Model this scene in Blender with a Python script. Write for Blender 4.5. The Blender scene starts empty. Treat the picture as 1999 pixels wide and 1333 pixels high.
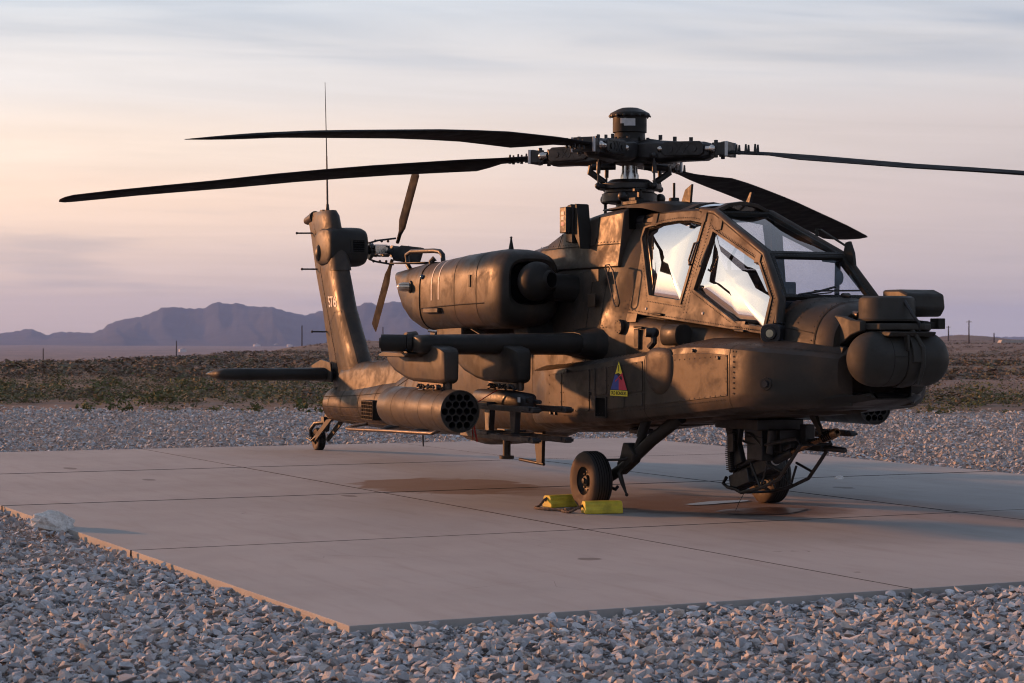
import bpy, bmesh, math, random
import numpy as np
from mathutils import Vector, Matrix
random.seed(7); rng = np.random.default_rng(7)
sc = bpy.context.scene
COL = sc.collection
R = math.radians
PI = math.pi
# ------------------------------------------------------------------ camera
CAM = np.array([18.57, -10.10, 1.688]); TH = R(25.22); ROLL = .0029; FPX = 3940.
VD = np.array([-math.cos(TH), math.sin(TH), 0.]); RD = np.array([math.sin(TH), math.cos(TH), 0.])
cam = bpy.data.cameras.new('camera'); camo = bpy.data.objects.new('camera', cam); COL.objects.link(camo)
cam.sensor_width = 36; cam.lens = 36*FPX/1999; cam.shift_y = -11.1/1999
cam.clip_start = .5; cam.clip_end = 60000
_X = Vector(RD) + Vector((0, 0, ROLL)); _X.normalize(); _Z = -Vector(VD); _Y = _Z.cross(_X); _Y.normalize(); _X = _Y.cross(_Z)
camo.matrix_world = Matrix(((_X.x, _Y.x, _Z.x, CAM[0]), (_X.y, _Y.y, _Z.y, CAM[1]), (_X.z, _Y.z, _Z.z, CAM[2]), (0, 0, 0, 1)))
cam.dof.use_dof = True; cam.dof.focus_distance = 20.; cam.dof.aperture_fstop = 7.1
sc.camera = camo
# ------------------------------------------------------------------ sun, sky, exposure
SUN_EL = R(9.0); LD = Vector((.80, .60)); LD.normalize()          # light travels (+x,+y)
SUN_DIR = Vector((-LD.x*math.cos(SUN_EL), -LD.y*math.cos(SUN_EL), math.sin(SUN_EL)))
sun = bpy.data.lights.new('sun', 'SUN'); sun.energy = 3.35; sun.angle = R(2.2); sun.color = (1, .40, .15)
suno = bpy.data.objects.new('sun', sun); COL.objects.link(suno)
suno.rotation_euler = SUN_DIR.to_track_quat('Z', 'Y').to_euler()
world = bpy.data.worlds.new('World'); sc.world = world; world.use_nodes = True
wn = world.node_tree; wn.nodes.clear()
def wnode(t, **k):
    n = wn.nodes.new(t)
    for a, b in k.items(): setattr(n, a, b)
    return n
def wlink(a, b): wn.links.new(a, b)
def wmath(op, a, b=None, c=None, clamp=False):
    n = wnode('ShaderNodeMath', operation=op, use_clamp=clamp)
    for i, q in enumerate((a, b, c)):
        if q is None: continue
        if isinstance(q, (int, float)): n.inputs[i].default_value = q
        else: wlink(q, n.inputs[i])
    return n.outputs[0]
def wmix(f, a, b):
    n = wnode('ShaderNodeMix', data_type='RGBA')
    for s, q in ((0, f), (6, a), (7, b)):
        if isinstance(q, (int, float)): n.inputs[s].default_value = q
        elif isinstance(q, tuple): n.inputs[s].default_value = (*q, 1)
        else: wlink(q, n.inputs[s])
    return n.outputs[2]
tc = wnode('ShaderNodeTexCoord'); sep = wnode('ShaderNodeSeparateXYZ'); wlink(tc.outputs['Generated'], sep.inputs[0])
sky = wnode('ShaderNodeTexSky'); sky.sky_type = 'NISHITA'; sky.sun_disc = False
sky.sun_elevation = SUN_EL; sky.sun_rotation = math.atan2(SUN_DIR.x, SUN_DIR.y); sky.dust_density = 2.5; sky.air_density = 1.2
skyb = wnode('ShaderNodeVectorMath', operation='SCALE'); wlink(sky.outputs[0], skyb.inputs[0]); skyb.inputs['Scale'].default_value = .12
el = wmath('MAXIMUM', sep.outputs['Z'], 0.0)
sd = wnode('ShaderNodeVectorMath', operation='DOT_PRODUCT'); wlink(tc.outputs['Generated'], sd.inputs[0]); sd.inputs[1].default_value = SUN_DIR
sunf = wmath('MULTIPLY_ADD', sd.outputs['Value'], .5, .5)          # 0 away .. 1 towards the sun
# thin veil of high cloud: colour by height above the horizon and by the side the sun stands on
ramp = wnode('ShaderNodeValToRGB'); cr = ramp.color_ramp; cr.interpolation = 'EASE'
for i, (p, c) in enumerate(((0., (.60, .51, .50)), (.025, (.625, .52, .518)), (.06, (.655, .548, .54)), (.10, (.70, .61, .60)), (.135, (.71, .68, .69)), (.17, (.62, .65, .72)), (.35, (.38, .42, .53)), (1, (.30, .34, .45)))):
    e = cr.elements[i] if i < 2 else cr.elements.new(p)
    e.position = p; e.color = (*c, 1)
wlink(el, ramp.inputs[0])
rampw = wnode('ShaderNodeValToRGB'); cr = rampw.color_ramp; cr.interpolation = 'EASE'
for i, (p, c) in enumerate(((0., (.78, .57, .50)), (.03, (.92, .69, .59)), (.065, (1.15, .84, .65)), (.09, (1.08, .87, .72)), (.125, (.90, .84, .82)), (.17, (.72, .76, .82)), (.35, (.42, .48, .60)), (1, (.30, .34, .45)))):
    e = cr.elements[i] if i < 2 else cr.elements.new(p)
    e.position = p; e.color = (*c, 1)
wlink(el, rampw.inputs[0])
wf = wnode('ShaderNodeMapRange'); wf.interpolation_type = 'SMOOTHSTEP'; wlink(sd.outputs['Value'], wf.inputs[0]); wf.inputs[1].default_value = .20; wf.inputs[2].default_value = .74
veil = wmix(wf.outputs[0], ramp.outputs[0], rampw.outputs[0])
# cloud-plane coordinates: streaks that recede towards the horizon
zz = wmath('ADD', sep.outputs['Z'], .07); ux = wmath('DIVIDE', sep.outputs['X'], zz); uy = wmath('DIVIDE', sep.outputs['Y'], zz)
cv = wnode('ShaderNodeCombineXYZ'); wlink(ux, cv.inputs[0]); wlink(uy, cv.inputs[1])
def wdot(v_):
    q = wnode('ShaderNodeVectorMath', operation='DOT_PRODUCT'); wlink(cv.outputs[0], q.inputs[0]); q.inputs[1].default_value = v_; return q.outputs['Value']
mp = wnode('ShaderNodeCombineXYZ'); wlink(wmath('MULTIPLY_ADD', wdot((RD[0]*.98+VD[0]*.17, RD[1]*.98+VD[1]*.17, 0)), .20, 1.75), mp.inputs[0]); wlink(wmath('MULTIPLY_ADD', wdot((VD[0]*.98-RD[0]*.17, VD[1]*.98-RD[1]*.17, 0)), .55, .40), mp.inputs[1])
n1 = wnode('ShaderNodeTexNoise'); wlink(mp.outputs[0], n1.inputs['Vector']); n1.inputs['Scale'].default_value = 2.9; n1.inputs['Detail'].default_value = 5; n1.inputs['Roughness'].default_value = .5; n1.inputs['Distortion'].default_value = .6
n2 = wnode('ShaderNodeTexNoise'); wlink(mp.outputs[0], n2.inputs['Vector']); n2.inputs['Scale'].default_value = 3.2; n2.inputs['Detail'].default_value = 6; n2.inputs['Roughness'].default_value = .62; n2.inputs['Distortion'].default_value = .9
gap = wnode('ShaderNodeMapRange'); gap.interpolation_type = 'SMOOTHSTEP'; wlink(n1.outputs[0], gap.inputs[0]); gap.inputs[1].default_value = .40; gap.inputs[2].default_value = .66
up = wnode('ShaderNodeMapRange'); up.interpolation_type = 'SMOOTHSTEP'; wlink(el, up.inputs[0]); up.inputs[1].default_value = .105; up.inputs[2].default_value = .175
gapf = wmath('MULTIPLY', wmath('MULTIPLY', gap.outputs[0], up.outputs[0]), .85)
blue = wmix(.8, skyb.outputs[0], (.27, .37, .56))
skyc = wmix(gapf, veil, blue)
st = wmath('MULTIPLY_ADD', n2.outputs[0], .28, .875)                # soft streak brightness
sv = wnode('ShaderNodeVectorMath', operation='SCALE'); wlink(skyc, sv.inputs[0]); wlink(st, sv.inputs['Scale'])
# small grey-mauve cloud bars low down
mp2 = wnode('ShaderNodeMapping'); wlink(tc.outputs['Generated'], mp2.inputs[0]); mp2.inputs['Scale'].default_value = (5, 5, 60); mp2.inputs['Location'].default_value = (3.1, .2, .7)
n3 = wnode('ShaderNodeTexNoise'); wlink(mp2.outputs[0], n3.inputs['Vector']); n3.inputs['Scale'].default_value = 1.3; n3.inputs['Detail'].default_value = 4
bar = wnode('ShaderNodeMapRange'); bar.interpolation_type = 'SMOOTHSTEP'; wlink(n3.outputs[0], bar.inputs[0]); bar.inputs[1].default_value = .54; bar.inputs[2].default_value = .72
lo = wnode('ShaderNodeMapRange'); lo.interpolation_type = 'SMOOTHSTEP'; wlink(el, lo.inputs[0]); lo.inputs[1].default_value = .085; lo.inputs[2].default_value = .04
barf = wmath('MULTIPLY', wmath('MULTIPLY', bar.outputs[0], lo.outputs[0]), .5)
skyf = wmix(barf, sv.outputs[0], (.50, .44, .47))
glow = wmath('POWER', wmath('MAXIMUM', sd.outputs['Value'], 0.), 9.)
gs = wnode('ShaderNodeVectorMath', operation='SCALE'); gs.inputs[0].default_value = (1.0, .80, .58); wlink(wmath('MULTIPLY', glow, .5), gs.inputs['Scale'])
ga = wnode('ShaderNodeVectorMath', operation='ADD'); wlink(skyf, ga.inputs[0]); wlink(gs.outputs[0], ga.inputs[1])
nis = wmix(.10, ga.outputs[0], skyb.outputs[0])
bg = wnode('ShaderNodeBackground'); wlink(nis, bg.inputs[0]); bg.inputs[1].default_value = .66
wo = wnode('ShaderNodeOutputWorld'); wlink(bg.outputs[0], wo.inputs[0])
sc.view_settings.view_transform = 'Standard'; sc.view_settings.look = 'None'; sc.view_settings.exposure = .75; sc.view_settings.gamma = 1
sc.cycles.max_bounces = 6; sc.cycles.filter_width = 1.1; sc.cycles.denoising_prefilter = 'ACCURATE'; sc.cycles.adaptive_threshold = .02; sc.cycles.transparent_max_bounces = 16; sc.cycles.volume_bounces = 1

# ------------------------------------------------------------------ materials
class MT:
    """small node-material writer"""
    def __init__(s, name):
        s.m = bpy.data.materials.new(name); s.m.use_nodes = True; s.t = s.m.node_tree
        s.b = s.t.nodes['Principled BSDF']; s.tc = s.t.nodes.new('ShaderNodeTexCoord')
    def n(s, t, **k):
        q = s.t.nodes.new(t)
        for a, b in k.items(): setattr(q, a, b)
        return q
    def put(s, sock, q):
        if isinstance(q, bpy.types.NodeSocket): s.t.links.new(q, sock)
        elif isinstance(q, tuple) and len(q) == 3 and sock.type == 'RGBA': sock.default_value = (*q, 1)
        else: sock.default_value = q
    def noise(s, scale, detail=4, rough=.55, dist=0, stretch=None, co='Object', loc=(0, 0, 0)):
        q = s.n('ShaderNodeTexNoise'); q.inputs['Scale'].default_value = scale; q.inputs['Detail'].default_value = detail
        q.inputs['Roughness'].default_value = rough; q.inputs['Distortion'].default_value = dist
        mp = s.n('ShaderNodeMapping'); s.put(mp.inputs[0], s.tc.outputs[co]); mp.inputs['Scale'].default_value = stretch or (1, 1, 1); mp.inputs['Location'].default_value = loc
        s.put(q.inputs['Vector'], mp.outputs[0]); return q.outputs[0]
    def rng(s, v, a, b, c=0., d=1., smooth=True):
        q = s.n('ShaderNodeMapRange'); q.interpolation_type = 'SMOOTHSTEP' if smooth else 'LINEAR'
        s.put(q.inputs[0], v)
        for i, x in enumerate((a, b, c, d)): q.inputs[i+1].default_value = x
        return q.outputs[0]
    def mix(s, f, a, b, mode='MIX'):
        q = s.n('ShaderNodeMix', data_type='RGBA', blend_type=mode); s.put(q.inputs[0], f); s.put(q.inputs[6], a); s.put(q.inputs[7], b); return q.outputs[2]
    def math(s, op, a, b=0., c=0.):
        q = s.n('ShaderNodeMath', operation=op)
        for i, x in enumerate((a, b, c)): s.put(q.inputs[i], x)
        return q.outputs[0]
    def bump(s, h, dist=.01, strength=.5):
        q = s.n('ShaderNodeBump'); q.inputs['Distance'].default_value = dist; q.inputs['Strength'].default_value = strength; s.put(q.inputs['Height'], h); s.put(s.b.inputs['Normal'], q.outputs[0])
    def set(s, col=None, rough=None, metal=None, spec=None):
        for k, v in (('Base Color', col), ('Roughness', rough), ('Metallic', metal), ('Specular IOR Level', spec)):
            if v is not None: s.put(s.b.inputs[k], v)
        return s.m

def paint(name, c1, c2, rough=.44, dust=.35, dustc=(.115, .082, .058), dark=.5):
    t = MT(name)
    big = t.rng(t.noise(1.3, 5, .62, .8), .36, .62)
    col = t.mix(big, c1, c2)
    mid = t.rng(t.noise(2.3, 6, .68, .6, loc=(5, 1, 2)), .46, .66)          # grime
    col = t.mix(t.math('MULTIPLY', mid, dark), col, (.016, .015, .013))
    fine = t.noise(11, 6, .7)
    col = t.mix(t.rng(fine, .48, .72, 0, .45), col, (.020, .018, .015))
    streak = t.rng(t.noise(6, 5, .65, .3, (1, 1, .10)), .54, .74, 0, .8)
    col = t.mix(t.math('MULTIPLY', streak, dust), col, dustc)
    scuff = t.rng(t.noise(4.2, 7, .75, .5, (1, 1, 1.6), loc=(2, 8, 4)), .62, .70, 0, .9)
    col = t.mix(t.math('MULTIPLY', scuff, dust), col, dustc)
    spots = t.rng(t.noise(34, 3, .6), .66, .74, 0, .7)
    col = t.mix(t.math('MULTIPLY', spots, dust), col, dustc)
    ro = t.rng(t.noise(3.3, 6, .65, .4, loc=(1, 7, 3)), .32, .68, rough-.15, rough+.17)
    t.bump(t.noise(2.2, 3, .5), .010, .16)
    return t.set(col, ro, 0, .18)
def plain(name, c, rough=.5, metal=0., var=.35, scale=6, spec=.5):
    t = MT(name); n = t.noise(scale, 5, .6)
    col = t.mix(t.rng(n, .3, .7), tuple(x*(1-var) for x in c), tuple(min(1, x*(1+var)) for x in c))
    return t.set(col, t.rng(t.noise(scale*2, 4), .3, .7, max(.03, rough-.1), min(1, rough+.1)), metal, spec)
M = {}
M['olive'] = paint('olive_paint', (.027, .0255, .022), (.052, .0375, .0275), .48, .30)
M['olive_dark'] = paint('dark_olive_paint', (.016, .0155, .014), (.023, .0215, .0185), .50, .12)
M['grey_green'] = paint('grey_green_paint', (.032, .031, .027), (.040, .037, .032), .55, .10, dark=.2)
M['pod'] = paint('pod_paint', (.050, .044, .035), (.068, .056, .043), .48, .3, dark=.3)
M['blade'] = plain('rotor_blade_coating', (.012, .012, .013), .75, 0, .10, 3, .08)
M['hub'] = plain('rotor_head_metal', (.020, .019, .018), .42, .25, .5, 14)
M['brown_metal'] = plain('brown_anodised_metal', (.075, .055, .042), .45, .4, .4, 14)
M['steel'] = plain('bare_steel', (.55, .50, .45), .22, 1, .2, 10)
M['black'] = plain('black_metal', (.010, .010, .011), .5, .1, .5, 10)
M['void'] = plain('dark_opening', (.003, .003, .003), .9, 0, .2, 5, .1)
M['rubber'] = plain('tyre_rubber', (.016, .015, .014), .72, 0, .4, 9, .35)
M['tyre_side'] = plain('dusty_tyre_side', (.060, .042, .030), .75, 0, .4, 6, .3)
M['yellow'] = plain('chock_yellow_paint', (.50, .40, .035), .55, 0, .3, 7)
M['rope'] = plain('rope_fibre', (.085, .060, .045), .85, 0, .5, 40)
M['white'] = plain('white_marking', (.66, .62, .56), .6, 0, .2, 20)
M['label'] = plain('white_label', (.45, .45, .45), .5, 0, .1, 20)
M['pink'] = plain('pink_label', (.45, .20, .24), .5, 0, .1, 20)
M['red'] = plain('red_streamer', (.35, .03, .02), .7, 0, .3, 20)
M['eyel'] = plain('emblem_yellow', (.75, .60, .04), .45, 0, .05, 10)
M['eblue'] = plain('emblem_blue', (.03, .06, .26), .45, 0, .05, 10)
M['ered'] = plain('emblem_red', (.50, .03, .06), .45, 0, .05, 10)
M['eblack'] = plain('emblem_black', (.01, .01, .01), .5, 0, .05, 10)
M['seam'] = plain('seam_sealant', (.016, .014, .011), .7, 0, .3, 10, .2)
M['rivet'] = plain('rivet_heads', (.012, .011, .010), .5, .2, .3, 10)
M['interior'] = plain('cockpit_interior', (.014, .016, .020), .7, 0, .4, 8, .2)
M['light_lens'] = plain('lamp_lens', (.42, .36, .22), .12, 0, .2, 20, .8)
M['lampglass'] = plain('clear_lamp_glass', (.55, .45, .35), .10, .6, .2, 8, .8)
M['bluelens'] = plain('blue_lamp_lens', (.01, .04, .08), .1, 0, .2, 8, .8)
M['barrel'] = plain('gun_barrel_steel', (.16, .09, .05), .30, .8, .4, 12)
def glass(name, refl, tint):
    t = MT(name); nt = t.t; nt.nodes.remove(t.b)
    out = [x for x in nt.nodes if x.type == 'OUTPUT_MATERIAL'][0]
    g = t.n('ShaderNodeBsdfGlossy'); g.inputs['Roughness'].default_value = .03; g.inputs['Color'].default_value = (.98, .97, .95, 1)
    tr = t.n('ShaderNodeBsdfTransparent'); tr.inputs['Color'].default_value = (*tint, 1)
    df = t.n('ShaderNodeBsdfDiffuse'); df.inputs['Color'].default_value = (.35, .32, .28, 1)
    lw = t.n('ShaderNodeLayerWeight'); lw.inputs['Blend'].default_value = .5
    f = t.math('MINIMUM', t.math('MULTIPLY_ADD', t.math('POWER', lw.outputs['Facing'], 4.), .8, refl), .95)
    mx = t.n('ShaderNodeMixShader'); t.put(mx.inputs[0], f); t.put(mx.inputs[1], tr.outputs[0]); t.put(mx.inputs[2], g.outputs[0])
    dust = t.math('MULTIPLY', t.rng(t.noise(14, 4, .7), .45, .8), .05)
    m2 = t.n('ShaderNodeMixShader'); t.put(m2.inputs[0], dust); t.put(m2.inputs[1], mx.outputs[0]); t.put(m2.inputs[2], df.outputs[0])
    t.put(out.inputs[0], m2.outputs[0]); return t.m
M['glass_side'] = glass('coated_side_glass', .70, (.92, .94, .97))
M['glass_port'] = glass('far_side_glass', .12, (.92, .94, .97))
M['glass_front'] = glass('windshield_glass', .05, (.74, .82, .93))

# ------------------------------------------------------------------ mesh builder
class MB:
    def __init__(s): s.v = []; s.f = []
    def add(s, vs, fs):
        o = len(s.v); s.v.extend([tuple(map(float, p)) for p in vs]); s.f.extend([tuple(i+o for i in q) for q in fs]); return s
    def box(s, c, d, rot=None):
        hx, hy, hz = d[0]/2, d[1]/2, d[2]/2
        vs = [Vector((x, y, z)) for x in (-hx, hx) for y in (-hy, hy) for z in (-hz, hz)]
        if rot is not None: vs = [rot @ p for p in vs]
        return s.add([p+Vector(c) for p in vs], [(0, 1, 3, 2), (4, 6, 7, 5), (0, 4, 5, 1), (2, 3, 7, 6), (0, 2, 6, 4), (1, 5, 7, 3)])
    def bar(s, p0, p1, w, h, up=(0, 0, 1)):
        p0, p1 = Vector(p0), Vector(p1); d = (p1-p0); L = d.length; d.normalize()
        sx = d.cross(Vector(up)); sx.normalize() if sx.length > 1e-6 else None
        uz = sx.cross(d); m = Matrix((d, sx, uz)).transposed()
        return s.box((p0+p1)/2, (L, w, h), m)
    def loft(s, rings, cap0=True, cap1=True, closed=True):
        n = len(rings[0]); vs = [p for r_ in rings for p in r_]; fs = []
        for i in range(len(rings)-1):
            for j in range(n if closed else n-1):
                a, b = i*n+j, i*n+(j+1) % n
                fs.append((a, b, b+n, a+n))
        if closed and cap0: fs.append(tuple(range(n-1, -1, -1)))
        if closed and cap1: fs.append(tuple((len(rings)-1)*n+j for j in range(n)))
        return s.add(vs, fs)
    def frame(s, d):
        d = Vector(d).normalized(); a = Vector((0, 0, 1)) if abs(d.z) < .9 else Vector((1, 0, 0))
        x = a.cross(d).normalized(); return x, d.cross(x), d
    def lathe(s, o, axis, prof, n=24, cap=True):
        x, y, d = s.frame(axis); o = Vector(o)
        rings = [[o+d*t+(x*math.cos(2*PI*k/n)+y*math.sin(2*PI*k/n))*max(r_, 1e-4) for k in range(n)] for t, r_ in prof]
        return s.loft(rings, cap, cap)
    def cyl(s, p0, p1, r0, r1=None, n=16):
        p0, p1 = Vector(p0), Vector(p1); return s.lathe(p0, p1-p0, [(0, r0), ((p1-p0).length, r0 if r1 is None else r1)], n)
    def tube(s, pts, r_, n=8):
        pts = [Vector(p) for p in pts]; rings = []; x = None
        for i, p in enumerate(pts):
            d = (pts[min(i+1, len(pts)-1)]-pts[max(i-1, 0)]).normalized()
            if x is None: x, y, _ = s.frame(d)
            x = (x-d*x.dot(d)).normalized(); y = d.cross(x)
            rr = r_[i] if isinstance(r_, (list, tuple)) else r_
            rings.append([p+(x*math.cos(2*PI*k/n)+y*math.sin(2*PI*k/n))*rr for k in range(n)])
        return s.loft(rings)
    def ball(s, c, r_, n=16, m=10, sc_=(1, 1, 1)):
        c = Vector(c); vs = []; fs = []
        for i in range(m+1):
            a = PI*i/m
            for j in range(n):
                b = 2*PI*j/n; vs.append(c+Vector((math.sin(a)*math.cos(b)*sc_[0], math.sin(a)*math.sin(b)*sc_[1], math.cos(a)*sc_[2]))*r_)
        for i in range(m):
            for j in range(n):
                fs.append((i*n+j, (i+1)*n+j, (i+1)*n+(j+1) % n, i*n+(j+1) % n))
        return s.add(vs, fs)
    def prism(s, poly, fn, t0, t1):
        """poly of 2-D points, fn(u, w, t) -> 3-D; extruded from t0 to t1"""
        return s.loft([[fn(u, w, t0) for u, w in poly], [fn(u, w, t1) for u, w in poly]])
    def mirror(s):
        q = MB(); q.v = [(x, -y, z) for x, y, z in s.v]; q.f = [tuple(reversed(f)) for f in s.f]; return q
    def build(s, name, mat, parent=None, bevel=0, smooth=38, seg=2, sub=0):
        me = bpy.data.meshes.new(name); me.from_pydata(s.v, [], s.f); me.validate()
        bm = bmesh.new(); bm.from_mesh(me); bmesh.ops.remove_doubles(bm, verts=bm.verts, dist=1e-5); bmesh.ops.recalc_face_normals(bm, faces=bm.faces); bm.to_mesh(me); bm.free()
        me.materials.append(M[mat] if isinstance(mat, str) else mat)
        if smooth:
            me.polygons.foreach_set('use_smooth', [True]*len(me.polygons)); me.set_sharp_from_angle(angle=R(smooth))
        o = bpy.data.objects.new(name, me); COL.objects.link(o)
        if parent: o.parent = parent
        if bevel:
            b = o.modifiers.new('bevel', 'BEVEL'); b.width = bevel; b.segments = seg; b.limit_method = 'ANGLE'; b.angle_limit = R(30); b.harden_normals = False
        if sub:
            b = o.modifiers.new('sub', 'SUBSURF'); b.levels = sub; b.render_levels = sub
        return o
def tag(o, label=None, cat=None, group=None, kind=None):
    for k, q in (('label', label), ('category', cat), ('group', group), ('kind', kind)):
        if q: o[k] = q
    return o
def empty(name, loc=(0, 0, 0)):
    o = bpy.data.objects.new(name, None); o.location = loc; o.empty_display_size = .2; COL.objects.link(o); return o
def lerp(tab, x):
    """tab: rows (x, a, b, ...), x descending or ascending"""
    t = sorted(tab); xs = [q[0] for q in t]
    return [float(np.interp(x, xs, [q[i] for q in t])) for i in range(1, len(t[0]))]
def smooth_tab(tab, xs): return [(x, *lerp(tab, x)) for x in xs]
def sring(x, yc, zl, zh, w, n, taper=0., N=40):
    """superellipse cross-section in the y-z plane"""
    zc, hh = (zl+zh)/2, (zh-zl)/2; out = []
    for k in range(N):
        a = 2*PI*k/N; c, s_ = math.cos(a), math.sin(a)
        z = zc+hh*math.copysign(abs(s_)**(2/n), s_); y = w*math.copysign(abs(c)**(2/n), c)
        y *= 1-taper*max(0, (z-zc)/hh)
        out.append(Vector((x, yc+y, z)))
    return out
def text_mesh(s, size, bold=0.):
    cu = bpy.data.curves.new('lettering', 'FONT'); cu.body = s; cu.size = size; cu.align_x = 'CENTER'; cu.align_y = 'CENTER'; cu.extrude = .0006; cu.offset = bold
    o = bpy.data.objects.new('lettering', cu); COL.objects.link(o)
    me = bpy.data.meshes.new_from_object(o.evaluated_get(bpy.context.evaluated_depsgraph_get())); bpy.data.objects.remove(o); return me
def text_obj(name, s, size, mat, parent, loc, xdir, ydir, bold=0., sx=1.):
    me = text_mesh(s, size, bold); me.materials.clear(); me.materials.append(M[mat])
    x, y = Vector(xdir), Vector(ydir); z = x.normalized().cross(y.normalized()); m = Matrix((x*sx, y, z)).transposed().to_4x4(); m.translation = Vector(loc)
    me.transform(m); o = bpy.data.objects.new(name, me); COL.objects.link(o); o.parent = parent; return o
def rivets(mb, pts, step=.035, r_=.006, k_=1.25):
    r_ *= k_
    """domes along a polyline; pts are (point, normal)"""
    for (a, na), (b, nb) in zip(pts[:-1], pts[1:]):
        a, b = Vector(a), Vector(b); L = (b-a).length; k = max(1, int(L/step))
        for i in range(k):
            p = a.lerp(b, i/k); nn = Vector(na).normalized(); x, y, d = mb.frame(nn)
            ring = [p+(x*math.cos(2*PI*j/6)+y*math.sin(2*PI*j/6))*r_ for j in range(6)]
            mb.add(ring+[p+d*r_*.6], [(j, (j+1) % 6, 6) for j in range(6)])

# ------------------------------------------------------------------ the setting
def pt(px, D, z=0.):
    """point at image column px (of the 1999-wide photo) at depth D"""
    p = CAM+VD*D+RD*(px-1000)/FPX*D; return Vector((p[0], p[1], z))
def zat(py, D, px=1000): return CAM[2]-(py-655.4-ROLL*(px-1000))*D/FPX
def pcoord(x, y):
    d0, d1 = x-CAM[0], y-CAM[1]; D = d0*VD[0]+d1*VD[1]; L = d0*RD[0]+d1*RD[1]; return D, L
EDGE = [(-3000, 105), (0, 114), (200, 134), (345, 168), (500, 260), (600, 380), (800, 620), (1300, 1000), (1700, 1500), (2000, 1500), (5000, 1500)]
def terr(x, y):
    D, L = pcoord(x, y); r_ = math.hypot(D, L)
    if D > 1: px = 1000+FPX*L/D
    else: px = -3000 if L < 0 else 5000
    px = max(-3000, min(5000, px)); e = float(np.interp(px, [q[0] for q in EDGE], [q[1] for q in EDGE]))
    z = -.13+(.9*math.sin(x*.011+1)*math.sin(y*.013+.5)+.35*math.sin(x*.04)*math.sin(y*.037+2))*min(1, max(0, (r_-60)/250))*.8
    z += .08*math.exp(-((r_-e*.85)/(e*.25))**2)*(1 if px < 900 else .3)
    t = min(1, max(0, (r_-e)/700)); z = z*(1-t)+(-26)*(t*t*(3-2*t))*1.0
    z += 3.2*math.exp(-((px-1885)/70)**2)*math.exp(-((r_-1150)/180)**2)
    return z
t = MT('desert_soil')
gN = t.noise(.05, 6, .6, .4); gF = t.noise(.9, 6, .7)
c = t.mix(t.rng(gN, .35, .65), (.15, .11, .092), (.24, .18, .155))
c = t.mix(t.rng(gF, .45, .7, 0, .7), c, (.09, .075, .052))
c = t.mix(t.rng(t.noise(.012, 4, .6, .5), .45, .62, 0, .6), c, (.075, .070, .045))
t.set(c, .95, 0, .1); M['soil'] = t.m
az = np.concatenate([np.arange(-180, -26, 7.), np.arange(-26, 26, .7), np.arange(26, 180.1, 7.)])
rad = np.concatenate([[.01], np.geomspace(6, 9000, 82)])
vs = []
for a in az[:-1] if False else az:
    d = VD*math.cos(R(a))+RD*math.sin(R(a))
    for q in rad:
        x, y = CAM[0]+d[0]*q, CAM[1]+d[1]*q; vs.append((x, y, terr(x, y)))
na, nr = len(az), len(rad)
fs = [(i*nr+j, (i+1)*nr+j, (i+1)*nr+j+1, i*nr+j+1) for i in range(na-1) for j in range(nr-1)]
mb = MB(); mb.add(vs, fs)
tag(mb.build('desert_ground', 'soil'), 'brown desert ground with scrub running to the valley plain', 'ground', kind='structure')

# mountains: height fields with spurs
t = MT('haze_blue_rock')
c = t.mix(t.rng(t.noise(.004, 6, .62, .6), .38, .62), (.026, .036, .058), (.048, .055, .074))  # distance-haze blue is painted into the rock colour, besides the haze volume
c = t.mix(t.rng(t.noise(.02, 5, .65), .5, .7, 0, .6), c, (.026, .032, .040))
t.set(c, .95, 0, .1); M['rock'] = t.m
def hnoise(x, y, o):
    s_ = 0
    for k, (fx, ph) in enumerate(((1., .3), (2.1, 1.7), (4.3, 2.9), (8.7, .8))):
        s_ += abs(math.sin(x*fx+ph+o+1.3*math.sin(y*fx*.8+ph*2)))*(.55**k)
    return s_/1.9
def mountain(name, ridge, D0, depth, label, seed):
    pxs = np.arange(ridge[0][0], ridge[-1][0]+.1, 5.); rows = np.linspace(-1, 1, 44); vs = []
    for px in pxs:
        y = float(np.interp(px, [q[0] for q in ridge], [q[1] for q in ridge]))+.7*math.sin(px*.35+seed)+.5*math.sin(px*.83)
        H = zat(y, D0, px)+26
        for q in rows:
            D = D0+q*depth; p = pt(px, D)
            spur = hnoise(px*.028, q*2.5, seed)
            prof = max(0, 1-abs(q)); prof = prof**(1.15+.5*math.sin(px*.02+seed))
            h = H*prof*(1-(.55*(1-prof))*spur*1.15) if abs(q) < 1 else -2
            h *= 1 if abs(q) > .02 else 1
            vs.append((p.x, p.y, -27+max(0, h)))
    n = len(rows); fs = [(i*n+j, (i+1)*n+j, (i+1)*n+j+1, i*n+j+1) for i in range(len(pxs)-1) for j in range(n-1)]
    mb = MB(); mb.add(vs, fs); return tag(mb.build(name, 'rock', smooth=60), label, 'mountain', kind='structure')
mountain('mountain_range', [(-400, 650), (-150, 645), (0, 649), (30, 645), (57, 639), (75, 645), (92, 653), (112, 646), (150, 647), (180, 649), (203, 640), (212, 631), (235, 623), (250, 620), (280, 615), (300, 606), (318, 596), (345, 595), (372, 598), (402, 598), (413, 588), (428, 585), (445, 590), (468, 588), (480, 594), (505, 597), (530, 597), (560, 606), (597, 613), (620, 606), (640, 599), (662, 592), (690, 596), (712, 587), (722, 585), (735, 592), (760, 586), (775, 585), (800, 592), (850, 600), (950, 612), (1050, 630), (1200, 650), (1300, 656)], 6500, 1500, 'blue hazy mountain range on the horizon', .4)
mountain('far_peak', [(1780, 657), (1835, 656), (1852, 652.5), (1862, 653), (1880, 656), (1960, 656.5), (2100, 656), (2300, 655)], 7600, 700, 'small blue far peak behind the right-hand poles', 2.)

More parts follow.
